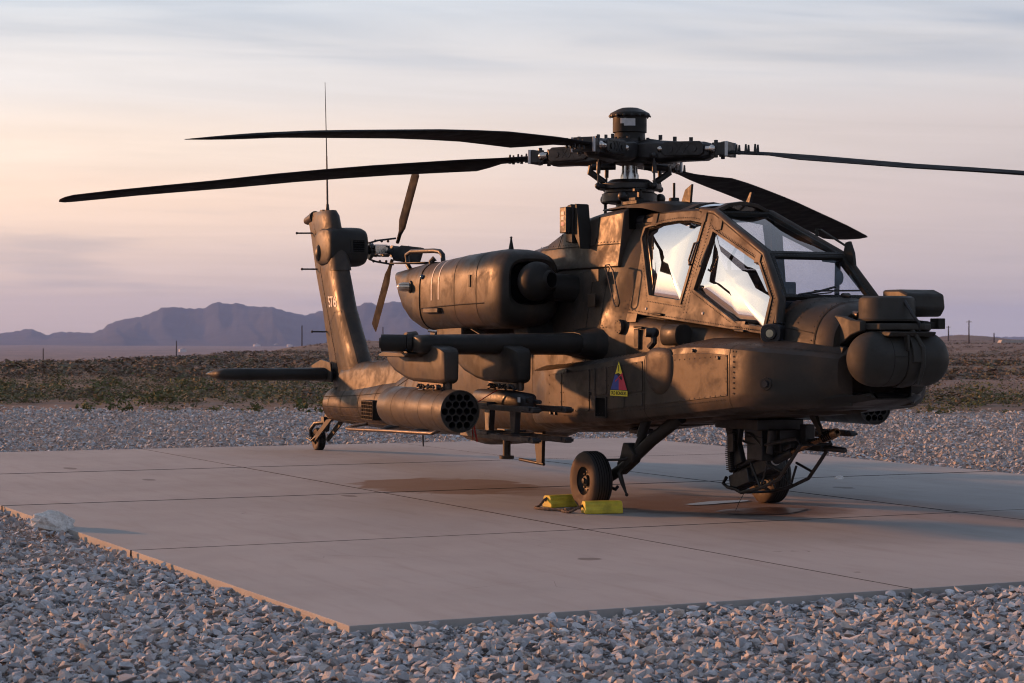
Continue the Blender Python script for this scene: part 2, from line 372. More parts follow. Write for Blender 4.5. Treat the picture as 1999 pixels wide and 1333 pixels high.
# haze
bm_ = MB(); bm_.box((0, 0, 72), (19000, 19000, 206)); hz = bm_.build('haze', 'soil', smooth=0); hz.data.materials.clear()
hm = bpy.data.materials.new('haze_air'); hm.use_nodes = True; ht = hm.node_tree; ht.nodes.clear()
pv = ht.nodes.new('ShaderNodeVolumePrincipled'); pv.inputs['Color'].default_value = (.38, .56, 1.0, 1); pv.inputs['Density'].default_value = 9.0e-5; pv.inputs['Anisotropy'].default_value = .1
ho = ht.nodes.new('ShaderNodeOutputMaterial'); ht.links.new(pv.outputs[0], ho.inputs['Volume']); hz.data.materials.append(hm); hz['kind'] = 'stuff'; hz['label'] = 'thin blue evening haze over the valley'; hz['category'] = 'haze'

# concrete pad: twelve slabs
PR = .0236
def pad2w(u, w, z=0.): return Vector((u*math.cos(PR)-w*math.sin(PR), u*math.sin(PR)+w*math.cos(PR), z))
def w2pad(x, y): return x*math.cos(PR)+y*math.sin(PR), -x*math.sin(PR)+y*math.cos(PR)
US = [-10.81, -6.25, -1.69, 2.87, 7.43]; WS = [-6.14, -2.08, 2.05, 6.25]
t = MT('pad_concrete')
base = t.mix(t.rng(t.noise(.5, 5, .6, .3), .35, .65), (.312, .304, .292), (.355, .344, .330))
base = t.mix(t.rng(t.noise(3, 6, .7, .2, (.25, 1.6, 1)), .45, .72, 0, .38), base, (.250, .230, .208))
base = t.mix(t.rng(t.noise(90, 3, .8), .55, .8, 0, .35), base, (.20, .165, .14))
def blob(cx, cy, rx, ry, soft, ns=1.6, amp=.55, seed=0.):
    mp_ = t.n('ShaderNodeMapping'); t.put(mp_.inputs[0], t.tc.outputs['Object']); mp_.inputs['Location'].default_value = (-cx/rx, -cy/ry, 0); mp_.inputs['Scale'].default_value = (1/rx, 1/ry, 0)
    ln = t.n('ShaderNodeVectorMath', operation='LENGTH'); t.put(ln.inputs[0], mp_.outputs[0])
    return t.rng(t.math('ADD', ln.outputs['Value'], t.math('MULTIPLY', t.math('SUBTRACT', t.noise(ns, 5, .6, .3, loc=(seed, 0, 0)), .5), amp*2)), 1-soft, 1+soft, 1, 0)
def wp(x, y): return w2pad(x, y)
for (x, y, rx, ry, soft, f_, colr) in ((-2.3, -1.1, 1.25, .95, .10, .85, (.165, .095, .052)), (-1.3, -.55, .9, .5, .15, .5, (.15, .095, .058)), (1.2, .30, 1.5, 1.1, .25, .8, (.12, .070, .052)), (-.6, .2, 1.8, 1.0, .6, .3, (.18, .12, .08)), (2.6, 1.9, 2.2, .7, .4, .40, (.20, .125, .095)), (2.0, .5, .5, .8, .2, .5, (.08, .05, .04)), (-6.5, .6, 1.6, .5, .6, .25, (.2, .15, .12)), (4.5, 2.2, 2.6, .35, .5, .3, (.2, .14, .11))):
    u_, w_ = wp(x, y); base = t.mix(t.math('MULTIPLY', blob(u_, w_, rx, ry, soft, seed=x), f_), base, colr)
# spalls and little dark pits
for (x, y, rx, ry) in ((-4.5, -3.9, .16, .07), (-.35, -6.0, .16, .10), (-1.35, -2.6, .14, .07), (5.0, -3.05, .09, .09), (-.3, 2.9, .16, .10), (-6.8, -4.3, .2, .07)):
    u_, w_ = wp(x, y); base = t.mix(t.math('MULTIPLY', blob(u_, w_, rx, ry, .1, 6, .6, x), .6), base, (.07, .06, .055))
# hairline cracks
cu_ = t.n('ShaderNodeTexVoronoi', feature='DISTANCE_TO_EDGE'); cu_.inputs['Scale'].default_value = .33
mpc = t.n('ShaderNodeMapping'); t.put(mpc.inputs[0], t.tc.outputs['Object']); wob = t.n('ShaderNodeVectorMath', operation='ADD'); t.put(wob.inputs[0], mpc.outputs[0])
nv = t.n('ShaderNodeTexNoise'); nv.inputs['Scale'].default_value = 1.4; t.put(nv.inputs['Vector'], t.tc.outputs['Object']); t.put(wob.inputs[1], nv.outputs['Color']); t.put(cu_.inputs['Vector'], wob.outputs[0])
crk = t.math('MULTIPLY', t.rng(cu_.outputs['Distance'], 0, .0022, 1, 0), t.rng(t.noise(.45, 2, .5, loc=(9, 3, 0)), .52, .6))
base = t.mix(t.math('MULTIPLY', crk, .5), base, (.08, .065, .055))
t.bump(t.noise(140, 4, .7), .004, .35)
t.set(base, t.rng(t.noise(2.2, 4), .3, .7, .78, .92), 0, .25); M['concrete'] = t.m
M['joint'] = plain('joint_filler', (.030, .027, .025), .9, 0, .3, 8, .1)
pb = MB(); pb.box(((US[0]+US[-1])/2, (WS[0]+WS[-1])/2, -.157), (US[-1]-US[0]-.06, WS[-1]-WS[0]-.06, .30))
pad = tag(pb.build('concrete_pad', 'joint', smooth=0), 'square beige concrete parking pad under the helicopter', 'concrete pad', kind='structure'); pad.rotation_euler = (0, 0, PR)
for i in range(4):
    for j in range(3):
        u0, u1, w0, w1 = US[i]+.006, US[i+1]-.006, WS[j]+.005, WS[j+1]-.005; out = []
        if i == 0: u0 -= .006
        if i == 3: u1 += .006
        rr = random.Random(i*7+j)
        def edge(a, b, outer, nx, ny):
            L = math.dist(a, b); k = int(L/.07); q = []
            for s_ in range(k):
                f_ = s_/k; off = rr.uniform(0, .003)
                if outer: off = rr.uniform(0, .006)
                q.append((a[0]+(b[0]-a[0])*f_+nx*off, a[1]+(b[1]-a[1])*f_+ny*off))
            return q
        out += edge((u0, w0), (u1, w0), j == 0, 0, 1)+edge((u1, w0), (u1, w1), i == 3, -1, 0)+edge((u1, w1), (u0, w1), j == 2, 0, -1)+edge((u0, w1), (u0, w0), i == 0, 1, 0)
        z1 = rr.uniform(-.002, .002); m_ = MB(); m_.prism(out, lambda a, b, z: Vector((a, b, z)), -.28, z1)
        o = m_.build('concrete_slab', 'concrete', pad, bevel=.003, smooth=30)
for u_ in US[1:-1]:
    m_ = MB(); m_.box((u_, (WS[0]+WS[-1])/2, -.02), (.014, WS[-1]-WS[0]-.004, .045)); m_.build('joint_seal', 'joint', pad, smooth=0)
for w_ in WS[1:-1]:
    for i in range(4): m_ = MB(); m_.box(((US[i]+US[i+1])/2, w_, -.02), (US[i+1]-US[i]-.018, .012, .0445)); m_.build('joint_seal', 'joint', pad, smooth=0)
# wet patches left by the washing of the helicopter
t = MT('wet_concrete'); t.set(t.mix(t.rng(t.noise(2, 5), .35, .65), (.040, .025, .020), (.065, .040, .030)), t.rng(t.noise(1.6, 3, .5, loc=(3, 1, 0)), .4, .6, .40, .65), 0, .06); M['wet'] = t.m
t = MT('standing_water'); t.set((.06, .04, .032), .34, 0, .12); M['water'] = t.m
def patch(name, cx, cy, rx, ry, ang, seed, z, label, mat='wet'):
    rr = random.Random(seed); ph = [rr.uniform(0, 6.28) for _ in range(5)]; poly = []
    for k in range(72):
        a = 2*PI*k/72; q = 1+.10*math.sin(2*a+ph[0])+.07*math.sin(3*a+ph[1])+.05*math.sin(5*a+ph[2])+.03*math.sin(9*a+ph[3])
        x, y = rx*q*math.cos(a), ry*q*math.sin(a); poly.append((cx+x*math.cos(ang)-y*math.sin(ang), cy+x*math.sin(ang)+y*math.cos(ang)))
    m_ = MB(); m_.add([(a, b, z) for a, b in poly], [tuple(range(72))]); return tag(m_.build(name, mat, smooth=0), label, 'puddle', kind='structure')
patch('puddle', 1.97, .40, .30, .55, .30, 3, .005, 'dark oval wet patch in front of the left main wheel')
patch('puddle', .93, .52, .13, .42, .25, 5, .005, 'bright wet strip between the main wheels reflecting the sky', 'water')

# ------------------------------------------------------------------ gravel
t = MT('gravel_stone')
at = t.n('ShaderNodeAttribute'); at.attribute_name = 'tint'; oi = t.n('ShaderNodeObjectInfo')
v_ = t.math('FRACT', t.math('ADD', at.outputs['Fac'], oi.outputs['Random']))
rp = t.n('ShaderNodeValToRGB'); cr = rp.color_ramp
for i, (p, c) in enumerate(((0., (.27, .275, .29)), (.25, (.39, .395, .41)), (.5, (.49, .49, .50)), (.68, (.47, .43, .40)), (.78, (.50, .42, .35)), (.86, (.27, .27, .28)), (.95, (.56, .565, .58)), (1, (.68, .69, .70)))):
    e = cr.elements[i] if i < 2 else cr.elements.new(p)
    e.position = p; e.color = (*c, 1)
t.put(rp.inputs[0], v_)
c = t.mix(t.rng(t.noise(38, 5, .65, .4), .42, .68, 0, .5), rp.outputs[0], (.17, .175, .185))
c = t.mix(t.rng(t.noise(20, 4, .6, 1.2, (1, 1, 2.5)), .58, .66, 0, .4), c, (.44, .42, .41))
t.bump(t.noise(55, 5, .7), .006, .6); t.set(c, .85, 0, .25); M['stone'] = t.m
def hull(seed, n=15, sub=0):
    rr = np.random.default_rng(seed); p = rr.normal(size=(n, 3)); p /= np.linalg.norm(p, axis=1)[:, None]; p *= rr.uniform(*((.88, 1.05) if sub else (.62, 1.12)), size=(n, 1))
    bm = bmesh.new(); [bm.verts.new(q) for q in p]; bmesh.ops.convex_hull(bm, input=bm.verts)
    bmesh.ops.delete(bm, geom=[v for v in bm.verts if not v.link_faces], context='VERTS'); bmesh.ops.triangulate(bm, faces=bm.faces)
    bm.verts.index_update(); V = np.array([v.co[:] for v in bm.verts]); F = np.array([[v.index for v in f.verts] for f in bm.faces]); bm.free(); return V, F
def rotm(a, b, c):
    return np.array(Matrix.Rotation(a, 3, 'X') @ Matrix.Rotation(b, 3, 'Y') @ Matrix.Rotation(c, 3, 'Z'))
def scatter_mesh(name, mat, temps, items, smooth=False):
    """temps: list of (V, F) ; items: list of (template, 3x3 matrix, position, tint)"""
    Vs, Fs, Ts = [], [], []; o = 0
    for k, m_, p, ti in items:
        V, F = temps[k]; Vs.append(V @ m_.T+p); Fs.append(F+o); Ts.append(np.full(len(V), ti)); o += len(V)
    V = np.concatenate(Vs).astype(np.float32); F = np.concatenate(Fs).astype(np.int32); T = np.concatenate(Ts).astype(np.float32); k = F.shape[1]
    me = bpy.data.meshes.new(name); me.vertices.add(len(V)); me.vertices.foreach_set('co', V.ravel()); me.loops.add(F.size); me.loops.foreach_set('vertex_index', F.ravel())
    me.polygons.add(len(F)); me.polygons.foreach_set('loop_start', np.arange(len(F), dtype=np.int32)*k)
    me.update(calc_edges=True); me.shade_flat(); a = me.attributes.new('tint', 'FLOAT', 'POINT'); a.data.foreach_set('value', T); me.materials.append(M[mat])
    ob = bpy.data.objects.new(name, me); COL.objects.link(ob); return ob
HB = [hull(s_, 9+s_ % 3) for s_ in range(30)]; HL = [hull(s_+50, 7) for s_ in range(14)]
gb = MB(); g_poly = []
for px, D in ((-900, 5), (2900, 5), (3000, 44), (2000, 46.5), (1500, 47), (1000, 46), (500, 45.5), (0, 45.2), (-900, 44)): g_poly.append(pt(px, D, -.068))
gb.add(g_poly, [tuple(range(len(g_poly)))])
t2 = M['stone']
t = MT('gravel_fines'); t.set(t.mix(t.rng(t.noise(25, 5, .7), .35, .65), (.10, .095, .09), (.28, .26, .25)), .95, 0, .1); M['fines'] = t.m
bed = tag(gb.build('gravel_bed', 'fines', smooth=0), 'grey crushed stone gravel around the pad', 'gravel', kind='structure')
items, near, far = [], [], []
def in_pad(x, y, m_=.02):
    u_, w_ = w2pad(x, y); return US[0]-m_ < u_ < US[-1]+m_ and WS[0]-m_ < w_ < WS[-1]+m_
bands = [(9.3, 12.2, 980, .84), (12.2, 15, 760, .86), (15, 19, 400, .90), (19, 25, 300, .92), (25, 32, 220, .95), (32, 46.6, 150, 1.0)]
for D0, D1, dens, s_ in bands:
    half = lambda D: D*.27+1.0
    n = int(dens*(D1-D0)*(half(D0)+half(D1)))
    for _ in range(n):
        D = rng.uniform(D0, D1); h = half(D1); L = rng.uniform(-h, h)
        if abs(L) > half(D): continue
        p = CAM+VD*D+RD*L; x, y = float(p[0]), float(p[1])
        if D > 45.3+.5*math.sin(L*1.7)+.4*math.sin(L*.6): continue
        a = .0185*s_*(.55+rng.random()**2.5*2.3); sz = np.array([a*rng.uniform(.9, 1.6), a*rng.uniform(.8, 1.2), a*rng.uniform(.5, .9)])
        if in_pad(x, y, .012+a*.55): continue
        m_ = rotm(rng.uniform(-.5, .5), rng.uniform(-.5, .5), rng.uniform(0, 6.28)) @ np.diag(sz)
        z = -.068+rng.uniform(.2, 1.0)*a+rng.uniform(0, .02)+.012*math.sin(x*2.1)*math.sin(y*1.7)
        ti = rng.random()
        if D < 15: near.append((D, abs(L) < D*.2537, x, y, z, a, m_, ti))
        else: far.append((int(rng.integers(len(HL))), m_, np.array([x, y, z]), ti))
near.sort(key=lambda q: -(q[1])*q[5]/q[0]*1.0)
ind = near[:300]; rest = near[300:]
stone_me = []
for k, (V, F) in enumerate(HB):
    me = bpy.data.meshes.new('stone'); me.from_pydata(V.tolist(), [], F.tolist()); me.materials.append(M['stone']); stone_me.append(me)
for k, q in enumerate(ind):
    o = bpy.data.objects.new('stone', stone_me[k % len(HB)]); COL.objects.link(o); o.parent = bed
    m4 = Matrix(q[6].tolist()).to_4x4(); m4.translation = Vector(q[2:5]); o.matrix_local = m4
o = scatter_mesh('gravel_stones', 'stone', HB, [(int(rng.integers(len(HB))), q[6], np.array(q[2:5]), q[7]) for q in rest]); o['kind'] = 'stuff'; o.parent = bed
o = scatter_mesh('gravel_stones', 'stone', HL, far); o['kind'] = 'stuff'; o.parent = bed

# white rock on the pad edge
def rock(name, mat, c, size, seed, label, cat, rotz=0., cuts=2):
    bm = bmesh.new(); V, F = hull(seed, 26, 1); vv = [bm.verts.new(q) for q in V]; [bm.faces.new([vv[i] for i in f]) for f in F]
    bmesh.ops.subdivide_edges(bm, edges=bm.edges, cuts=cuts, use_grid_fill=True); rr = random.Random(seed)
    for v in bm.verts: v.co *= 1+.06*math.sin(v.co.x*9+seed)*math.sin(v.co.y*8)+.05*math.sin(v.co.z*14+v.co.x*5)+rr.uniform(-.025, .025)
    for v in bm.verts: v.co = Vector((v.co.x*size[0], v.co.y*size[1], v.co.z*size[2]))
    me = bpy.data.meshes.new(name); bm.to_mesh(me); bm.free(); me.materials.append(M[mat]); o = bpy.data.objects.new(name, me); COL.objects.link(o); o.location = c; o.rotation_euler = (0, 0, rotz)
    return tag(o, label, cat)
t = MT('limestone'); c = t.mix(t.rng(t.noise(9, 6, .65), .35, .65), (.55, .52, .48), (.78, .75, .71)); c = t.mix(t.rng(t.noise(22, 5, .7), .5, .68, 0, .6), c, (.30, .24, .19)); t.bump(t.noise(28, 6, .7), .02, .8); t.set(c, .9, 0, .2); M['limestone'] = t.m
q = pt(106, 17.6); rock('limestone_rock', 'limestone', (q.x, q.y, .05), (.19, .225, .105), 5, 'pale chunky limestone rock lying on the left edge of the pad', 'rock', .6, 3)
q = pt(1638, 24.0); rock('small_rock', 'limestone', (q.x, q.y, -.03), (.10, .10, .07), 4, 'small pale rock in the gravel beyond the gun muzzle', 'rock', .3)

# ------------------------------------------------------------------ scrub
t = MT('scrub_leaves')
at = t.n('ShaderNodeAttribute'); at.attribute_name = 'tint'
rp = t.n('ShaderNodeValToRGB'); cr = rp.color_ramp
for i, (p, c) in enumerate(((0., (.075, .09, .03)), (.25, (.125, .130, .050)), (.5, (.15, .135, .08)), (.7, (.145, .11, .085)), (1, (.19, .14, .115)))):
    e = cr.elements[i] if i < 2 else cr.elements.new(p)
    e.position = p; e.color = (*c, 1)
t.put(rp.inputs[0], at.outputs['Fac'])
c = t.mix(t.rng(t.noise(3, 4), .35, .65, 0, .4), rp.outputs[0], (.06, .062, .028)); t.set(c, .8, 0, .15); M['scrub'] = t.m
def bush_template(seed, n=62, leaf=.06):
    rr = np.random.default_rng(seed); V, F = [], []
    lobes = rr.normal(size=(5, 3))*np.array([.32, .32, .12])+np.array([0, 0, .42])
    for i in range(n):
        c = lobes[rr.integers(5)]+rr.normal(size=3)*np.array([.17, .17, .16]); c[2] = max(.04, c[2])
        a = rr.normal(size=3); a /= np.linalg.norm(a); b = np.cross(a, rr.normal(size=3)); b /= np.linalg.norm(b); s_ = leaf*rr.uniform(.7, 1.7)
        k = len(V); V += [c-a*s_-b*s_*.5, c+a*s_-b*s_*.3, c+a*s_*.3+b*s_]; F.append([k, k+1, k+2])
    for i in range(7):
        e = lobes[rr.integers(5)]*rr.uniform(.8, 1.2); k = len(V); V += [np.array([-.02, 0, 0.]), np.array([.02, .01, 0.]), e]; F.append([k, k+1, k+2])
    return np.array(V), np.array(F)
BT = [bush_template(s_) for s_ in range(9)]; BS = [bush_template(s_+20, 22, .13) for s_ in range(6)]
def tint_for(D, px):
    if D < 78: return float(np.clip(rng.normal(.44, .2), 0, 1))
    return float(np.clip(rng.normal(.78, .16), 0, 1))
it1, it2 = [], []
for _ in range(2300):
    D = 50+rng.random()**1.5*60; px = rng.uniform(-200, 2200)
    if 90 < D: continue
    if px > 1000 and D > 66 and rng.random() < .75: continue
    if D < 53 and rng.random() < .8: continue
    s_ = rng.uniform(.3, .8)*(1 if D > 50 else .7); p = pt(px, D); z = terr(p.x, p.y)
    it1.append((int(rng.integers(len(BT))), rotm(0, 0, rng.uniform(0, 6.28)) @ np.diag([s_*rng.uniform(.9, 1.4), s_, s_*rng.uniform(.45, .8)]), np.array([p.x, p.y, z-.03]), tint_for(D, px)))
for _ in range(9000):
    D = math.exp(rng.uniform(math.log(84), math.log(900))); px = rng.uniform(-150, 2150)
    e = float(np.interp(px, [q[0] for q in EDGE], [q[1] for q in EDGE]))
    if D > e*1.03: continue
    if math.sin(D*.09+px*.002) > .55 and px > 900 and rng.random() < .85: continue
    s_ = rng.uniform(.35, .75); p = pt(px, D); z = terr(p.x, p.y)
    it2.append((int(rng.integers(len(BS))), rotm(0, 0, rng.uniform(0, 6.28)) @ np.diag([s_*1.4, s_*1.3, s_*.55]), np.array([p.x, p.y, z-.03]), tint_for(D, px)))
tag(scatter_mesh('desert_scrub', 'scrub', BT, it1), 'dense green creosote scrub just beyond the gravel', 'scrub', kind='stuff')
tag(scatter_mesh('hill_scrub', 'scrub', BS, it2), 'brown low scrub covering the rise behind the helicopter', 'scrub', kind='stuff')
# pale stony verge between gravel and scrub
it3 = []
for _ in range(5200):
    D = 45+abs(rng.normal())*2.2; px = rng.uniform(-200, 2200); p = pt(px, D); a = rng.uniform(.03, .075)
    it3.append((int(rng.integers(len(HL))), rotm(rng.uniform(-.5, .5), 0, rng.uniform(0, 6.28)) @ np.diag([a*1.4, a, a*.6]), np.array([p.x, p.y, terr(p.x, p.y)+a*.2]), float(.3+.5*rng.random())))
o = scatter_mesh('verge_stones', 'stone', HL, it3); tag(o, 'loose pale stones on the verge between gravel and scrub', 'stones', kind='stuff')
for px, D, w, h, ti, lab in ((165, 46.0, .40, .30, .18, 'low yellow-green bush at the gravel edge, far left'), (238, 46.2, .40, .38, .02, 'dark green bush left of the horizontal tail'), (292, 50, .5, .5, .08, 'dark bush at the scrub edge, second row on the left'), (338, 46.1, .3, .2, .3, 'small pale green tuft in front of the left scrub'), (425, 46.3, .38, .2, .22, 'flat green tuft below the tip of the horizontal tail'), (512, 46.4, .34, .3, .2, 'small green bush under the horizontal tail'), (478, 46.6, .28, .18, .34, 'small olive tuft between two green tufts under the tail'), (1812, 46.6, .38, .34, .42, 'pale olive bush right of the sensor turret'), (1852, 46.7, .34, .26, .33, 'yellowish bush, second right of the sensor turret'), (1836, 46.2, .2, .16, .05, 'dark green sprig between two pale bushes'), (1965, 46.5, .2, .14, .05, 'dark green sprig near the right picture edge'), (616, 46.3, .55, .42, .06, 'lush green bush beside the tail boom end')):
    p = pt(px, D); tm = bush_template(int(px), 90, .09)
    o = scatter_mesh('bush', 'scrub', [tm], [(0, np.diag([w, w, h]), np.zeros(3), ti)]); o.location = (p.x, p.y, terr(p.x, p.y)+.02); tag(o, lab, 'bush', 'bushes at the gravel edge')
# ------------------------------------------------------------------ far things: poles, shelter, houses
M['wood'] = plain('weathered_pole_wood', (.05, .038, .03), .9, 0, .3, 2, .1)
def pole(px, top, D, lab, arm=True):
    p = pt(px, D); z0 = terr(p.x, p.y)-.3; z1 = zat(top, D, px); m_ = MB(); e = empty('utility_pole', (p.x, p.y, z0)); H = z1-z0
    m_.cyl((0, 0, 0), (0, 0, H), .19*D/500, .13*D/500, 8); m_.build('pole_shaft', 'wood', e)
    if arm:
        q = MB(); q.bar(Vector(RD)*-.9+Vector((0, 0, H-.5)), Vector(RD)*.9+Vector((0, 0, H-.5)), .12, .14); q.build('cross_arm', 'wood', e)
    return tag(e, lab, 'utility pole', 'poles along the desert road')
for a in ((85, 680, 320, 'wooden utility pole, leftmost of the left poles', 0), (345, 665, 340, 'wooden utility pole rising above the scrub crest left of the tail', 0), (590, 635, 480, 'wooden utility pole just left of the tail fin', 0), (748, 638, 700, 'wooden utility pole below the tail rotor', 0), (1852, 636, 800, 'utility pole behind the sandy mound, left of the right poles', 1), (1892, 625, 620, 'tallest utility pole, right of the sensor turret', 1), (1941, 650, 700, 'short utility pole beside the shelter', 0)): pole(*a)
D = 560; p = pt(1976, D); e = empty('shade_shelter', (p.x, p.y, terr(p.x, p.y))); zr = zat(669, D, 1976)-e.location.z
M['shroof'] = plain('pale_sheet_roof', (.34, .30, .26), .6, 0, .15, 2); M['shpost'] = plain('brown_shelter_post', (.10, .07, .055), .8, 0, .2, 2)
m_ = MB(); r3 = Vector(RD); v3 = Vector(VD)
m_.prism([(-3.6, 0), (3.6, 0), (3.2, .75), (-3.2, .75)], lambda a, b, t_: r3*a+v3*t_+Vector((0, 0, zr+b)), -2, 2); m_.build('roof', 'shroof', e, smooth=0)
for a in (-3.2, -1.1, 1.1, 3.2):
    for b in (-1.7, 1.7):
        m_ = MB(); c0 = r3*a+v3*b; m_.box(c0+Vector((0, 0, zr/2)), (.22, .22, zr)); m_.build('post', 'shpost', e, smooth=0)
tag(e, 'open desert shelter with pale roof at the right picture edge', 'shelter')
M['house'] = plain('pale_house_wall', (.55, .52, .50), .8, 0, .1, 1)
for px, py, D, w, lab in ((357, 679, 3300, 11, 'tiny white building in the valley plain beside a pole'), (502, 667, 5000, 16, 'far white house below the mountains, left of the tail'), (540, 666, 5050, 13, 'far white house below the mountains, next to another'), (566, 667, 4900, 12, 'far white house nearest to the tail fin')):
    p = pt(px, D); e = empty('valley_house', (p.x, p.y, terr(p.x, p.y))); m_ = MB(); m_.box((0, 0, 2), (w*.7, w, 4)); m_.build('wall', 'house', e, smooth=0)
    m_ = MB(); m_.prism([(-w*.55, 4), (w*.55, 4), (0, 6.5)], lambda a, b, t_: Vector((t_, a, b)), -w*.37, w*.37); m_.build('roof', 'shroof', e, smooth=0); tag(e, lab, 'house', 'houses in the valley')

# ------------------------------------------------------------------ the helicopter (x forward, y to its left, z up, mast at the origin)
H = tag(empty('attack_helicopter'), 'dark olive military attack helicopter parked on the concrete pad', 'helicopter')
RV = MB()                       # rivets of the fuselage, gathered
def both(fn):
    """fn(side) builds a part for the right (-1) and the left (+1) side"""
    for s_ in (-1, 1): fn(s_)
def sided(mb, s_): return mb if s_ < 0 else mb.mirror()      # geometry is written for the right side (y < 0)

# --- centre body and tail boom
BODY = [  # x, zlow, zhigh, halfwidth, exponent, taper
    (1.02, .79, 2.84, .57, 6., .42), (.78, .76, 2.81, .64, 6., .30), (.6, .74, 2.80, .655, 6., .28), (0, .69, 2.74, .66, 6., .22), (-1, .64, 2.66, .66, 5.5, .18), (-2, .60, 2.50, .63, 4.5, .20),
    (-3, .52, 2.22, .56, 3.6, .25), (-4, .47, 1.86, .49, 2.9, .25), (-5, .44, 1.46, .41, 2.4, .15), (-6, .43, 1.14, .345, 2.1, .05), (-7, .43, 1.06, .31, 2., 0), (-8.2, .44, .98, .27, 2., 0), (-8.72, .46, .95, .245, 2., 0), (-8.80, .53, .88, .17, 2., 0)]
def body_ring(x, grow=0.):
    zl, zh, w, n, tp = lerp(BODY, x); return sring(x, 0, zl-grow, zh+grow, w+grow, n, tp, 56)
xs = [1.02, .8, .6, .3, 0, -.5, -1, -1.5, -2, -2.5, -3, -3.5, -4, -4.5, -5, -5.5, -6, -6.5, -7, -7.6, -8.2, -8.72, -8.80]
mb = MB(); mb.loft([body_ring(x) for x in xs]); fus = mb.build('fuselage', 'olive', H, smooth=40)
# seam bands round the boom and body
for x in (.58, -.95, -4.6, -5.3, -5.9, -6.5, -7.15, -7.9, -8.45):
    mb = MB(); mb.loft([body_ring(x+.008, .0035), body_ring(x-.008, .0035)], False, False); mb.build('seam', 'seam', fus)
for x in np.arange(-8.4, -4.4, .15):
    ring = body_ring(float(x), .002); 
    for k in range(30, 42): RV_p = ring[k]; rivets(RV, [(ring[k], (0, ring[k].y, ring[k].z-.75)), (ring[k+1], (0, 0, 1))], .05, .005)
def boom_line(k):
    mb = MB(); pts = [body_ring(x, .002)[k] for x in (-4.5, -5.2, -6, -7, -7.9, -8.7)]
    mb.tube(pts, .005, 5); mb.build('seam', 'seam', fus)
for k in (29, 33, 24, 36): boom_line(k)
mb = MB()   # ring on the tail cone end
mb.loft([sring(x, 0, .46-.004, .95+.004, .249, 2., 0, 40) for x in (-8.70, -8.715)], False, False); mb.build('seam', 'seam', fus)
# dorsal fairing on the boom, carrying the drive shaft
mb = MB(); rings = []
for x, zt, w in ((-3.4, 2.12, .25), (-4.2, 1.86, .22), (-5, 1.58, .19), (-5.7, 1.42, .17), (-6.5, 1.36, .165), (-7.2, 1.34, .17), (-7.8, 1.31, .17), (-8.3, 1.24, .15)):
    zb = lerp(BODY, x)[1]-.14; rings.append([Vector((x, y, z)) for y, z in ((-w*1.25, zb), (-w*1.12, zb+(zt-zb)*.35), (-w, zb+(zt-zb)*.72), (-w*.75, zt-.03), (-w*.35, zt), (w*.35, zt), (w*.75, zt-.03), (w, zb+(zt-zb)*.72), (w*1.12, zb+(zt-zb)*.35), (w*1.25, zb))])
mb.loft(rings); mb.build('dorsal_fairing', 'olive', H, smooth=50)
# --- forward tub under the canopy, with the nose
def sill(x): return 1.92-.0845*(x-.97)
TUB = [(3.66, 1.0, .55, 3.2), (3., .95, .575, 5), (2., .87, .59, 6), (1., .80, .585, 6.)]
mb = MB(); rings = []
for x in (3.66, 3.3, 3., 2.6, 2.2, 1.8, 1.4, 1.0):
    zl, w, n = lerp(TUB, x); rings.append(sring(x, 0, zl, sill(x)+.0, w, n*1.3, 0, 48))
mb.loft(rings); tub = mb.build('cockpit_tub', 'olive', H, smooth=40)
mb = MB(); mb.box((2.35, 0, 1.86), (2.5, 1.0, .03)); mb.build('cockpit_floor', 'interior', tub, smooth=0)
NOSE = [(3.60, 1.02, 2.03, .565, 3.8, .20), (3.75, 1.04, 2.035, .555, 3.4, .18), (3.95, 1.08, 2.025, .525, 3., .12), (4.15, 1.14, 1.99, .485, 2.6, .05), (4.30, 1.20, 1.955, .455, 2.5, 0), (4.36, 1.26, 1.92, .42, 2.4, 0)]
mb = MB(); mb.loft([sring(x, 0, *lerp(NOSE, x), 48) for x in (3.60, 3.7, 3.8, 3.9, 4.0, 4.1, 4.2, 4.30, 4.36)]); nose = mb.build('nose', 'olive', H, smooth=45)
mb = MB(); mb.loft([[p*1.0+Vector((0, p.y*.012, (p.z-1.58)*.012)) for p in sring(x, 0, *lerp(NOSE, x), 48)] for x in (4.165, 4.15)], False, False); mb.build('seam', 'seam', nose)
rp_ = [(p+Vector((0, p.y*.004, (p.z-1.58)*.004)), (0, p.y, p.z-1.58)) for p in sring(4.12, 0, *lerp(NOSE, 4.12), 48)]
rivets(RV, rp_[:24]+[rp_[24]], .05, .006); rivets(RV, rp_[24:], .05, .006)
mb = MB(); mb.box((4.37, 0, 1.58), (.02, .70, .50)); mb.build('sensor_bay', 'void', nose, smooth=0)
for zz_, yy_ in ((1.95, -.06), (1.96, .05), (1.97, .16)):
    mb = MB(); mb.cyl((4.34, yy_-.14, zz_-.07), (4.42, yy_-.14, zz_-.08), .03, n=10); mb.build('sensor_fitting', 'brown_metal', nose)
# grab loop, wire strip and small fittings on the nose deck
mb = MB(); mb.tube([(3.68, -.47, 1.86), (3.70, -.49, 1.99), (3.69, -.49, 2.05), (3.66, -.48, 2.09), (3.62, -.46, 2.08), (3.60, -.45, 2.03)], .012); mb.build('grab_loop', 'black', nose)
mb = MB(); mb.tube([(3.80, .05, 2.045), (3.86, .02, 2.05), (4.0, .0, 2.035)], .010); mb.cyl((3.80, .12, 2.05), (3.86, .02, 2.05), .022, .02); mb.build('deck_fitting', 'olive_dark', nose)

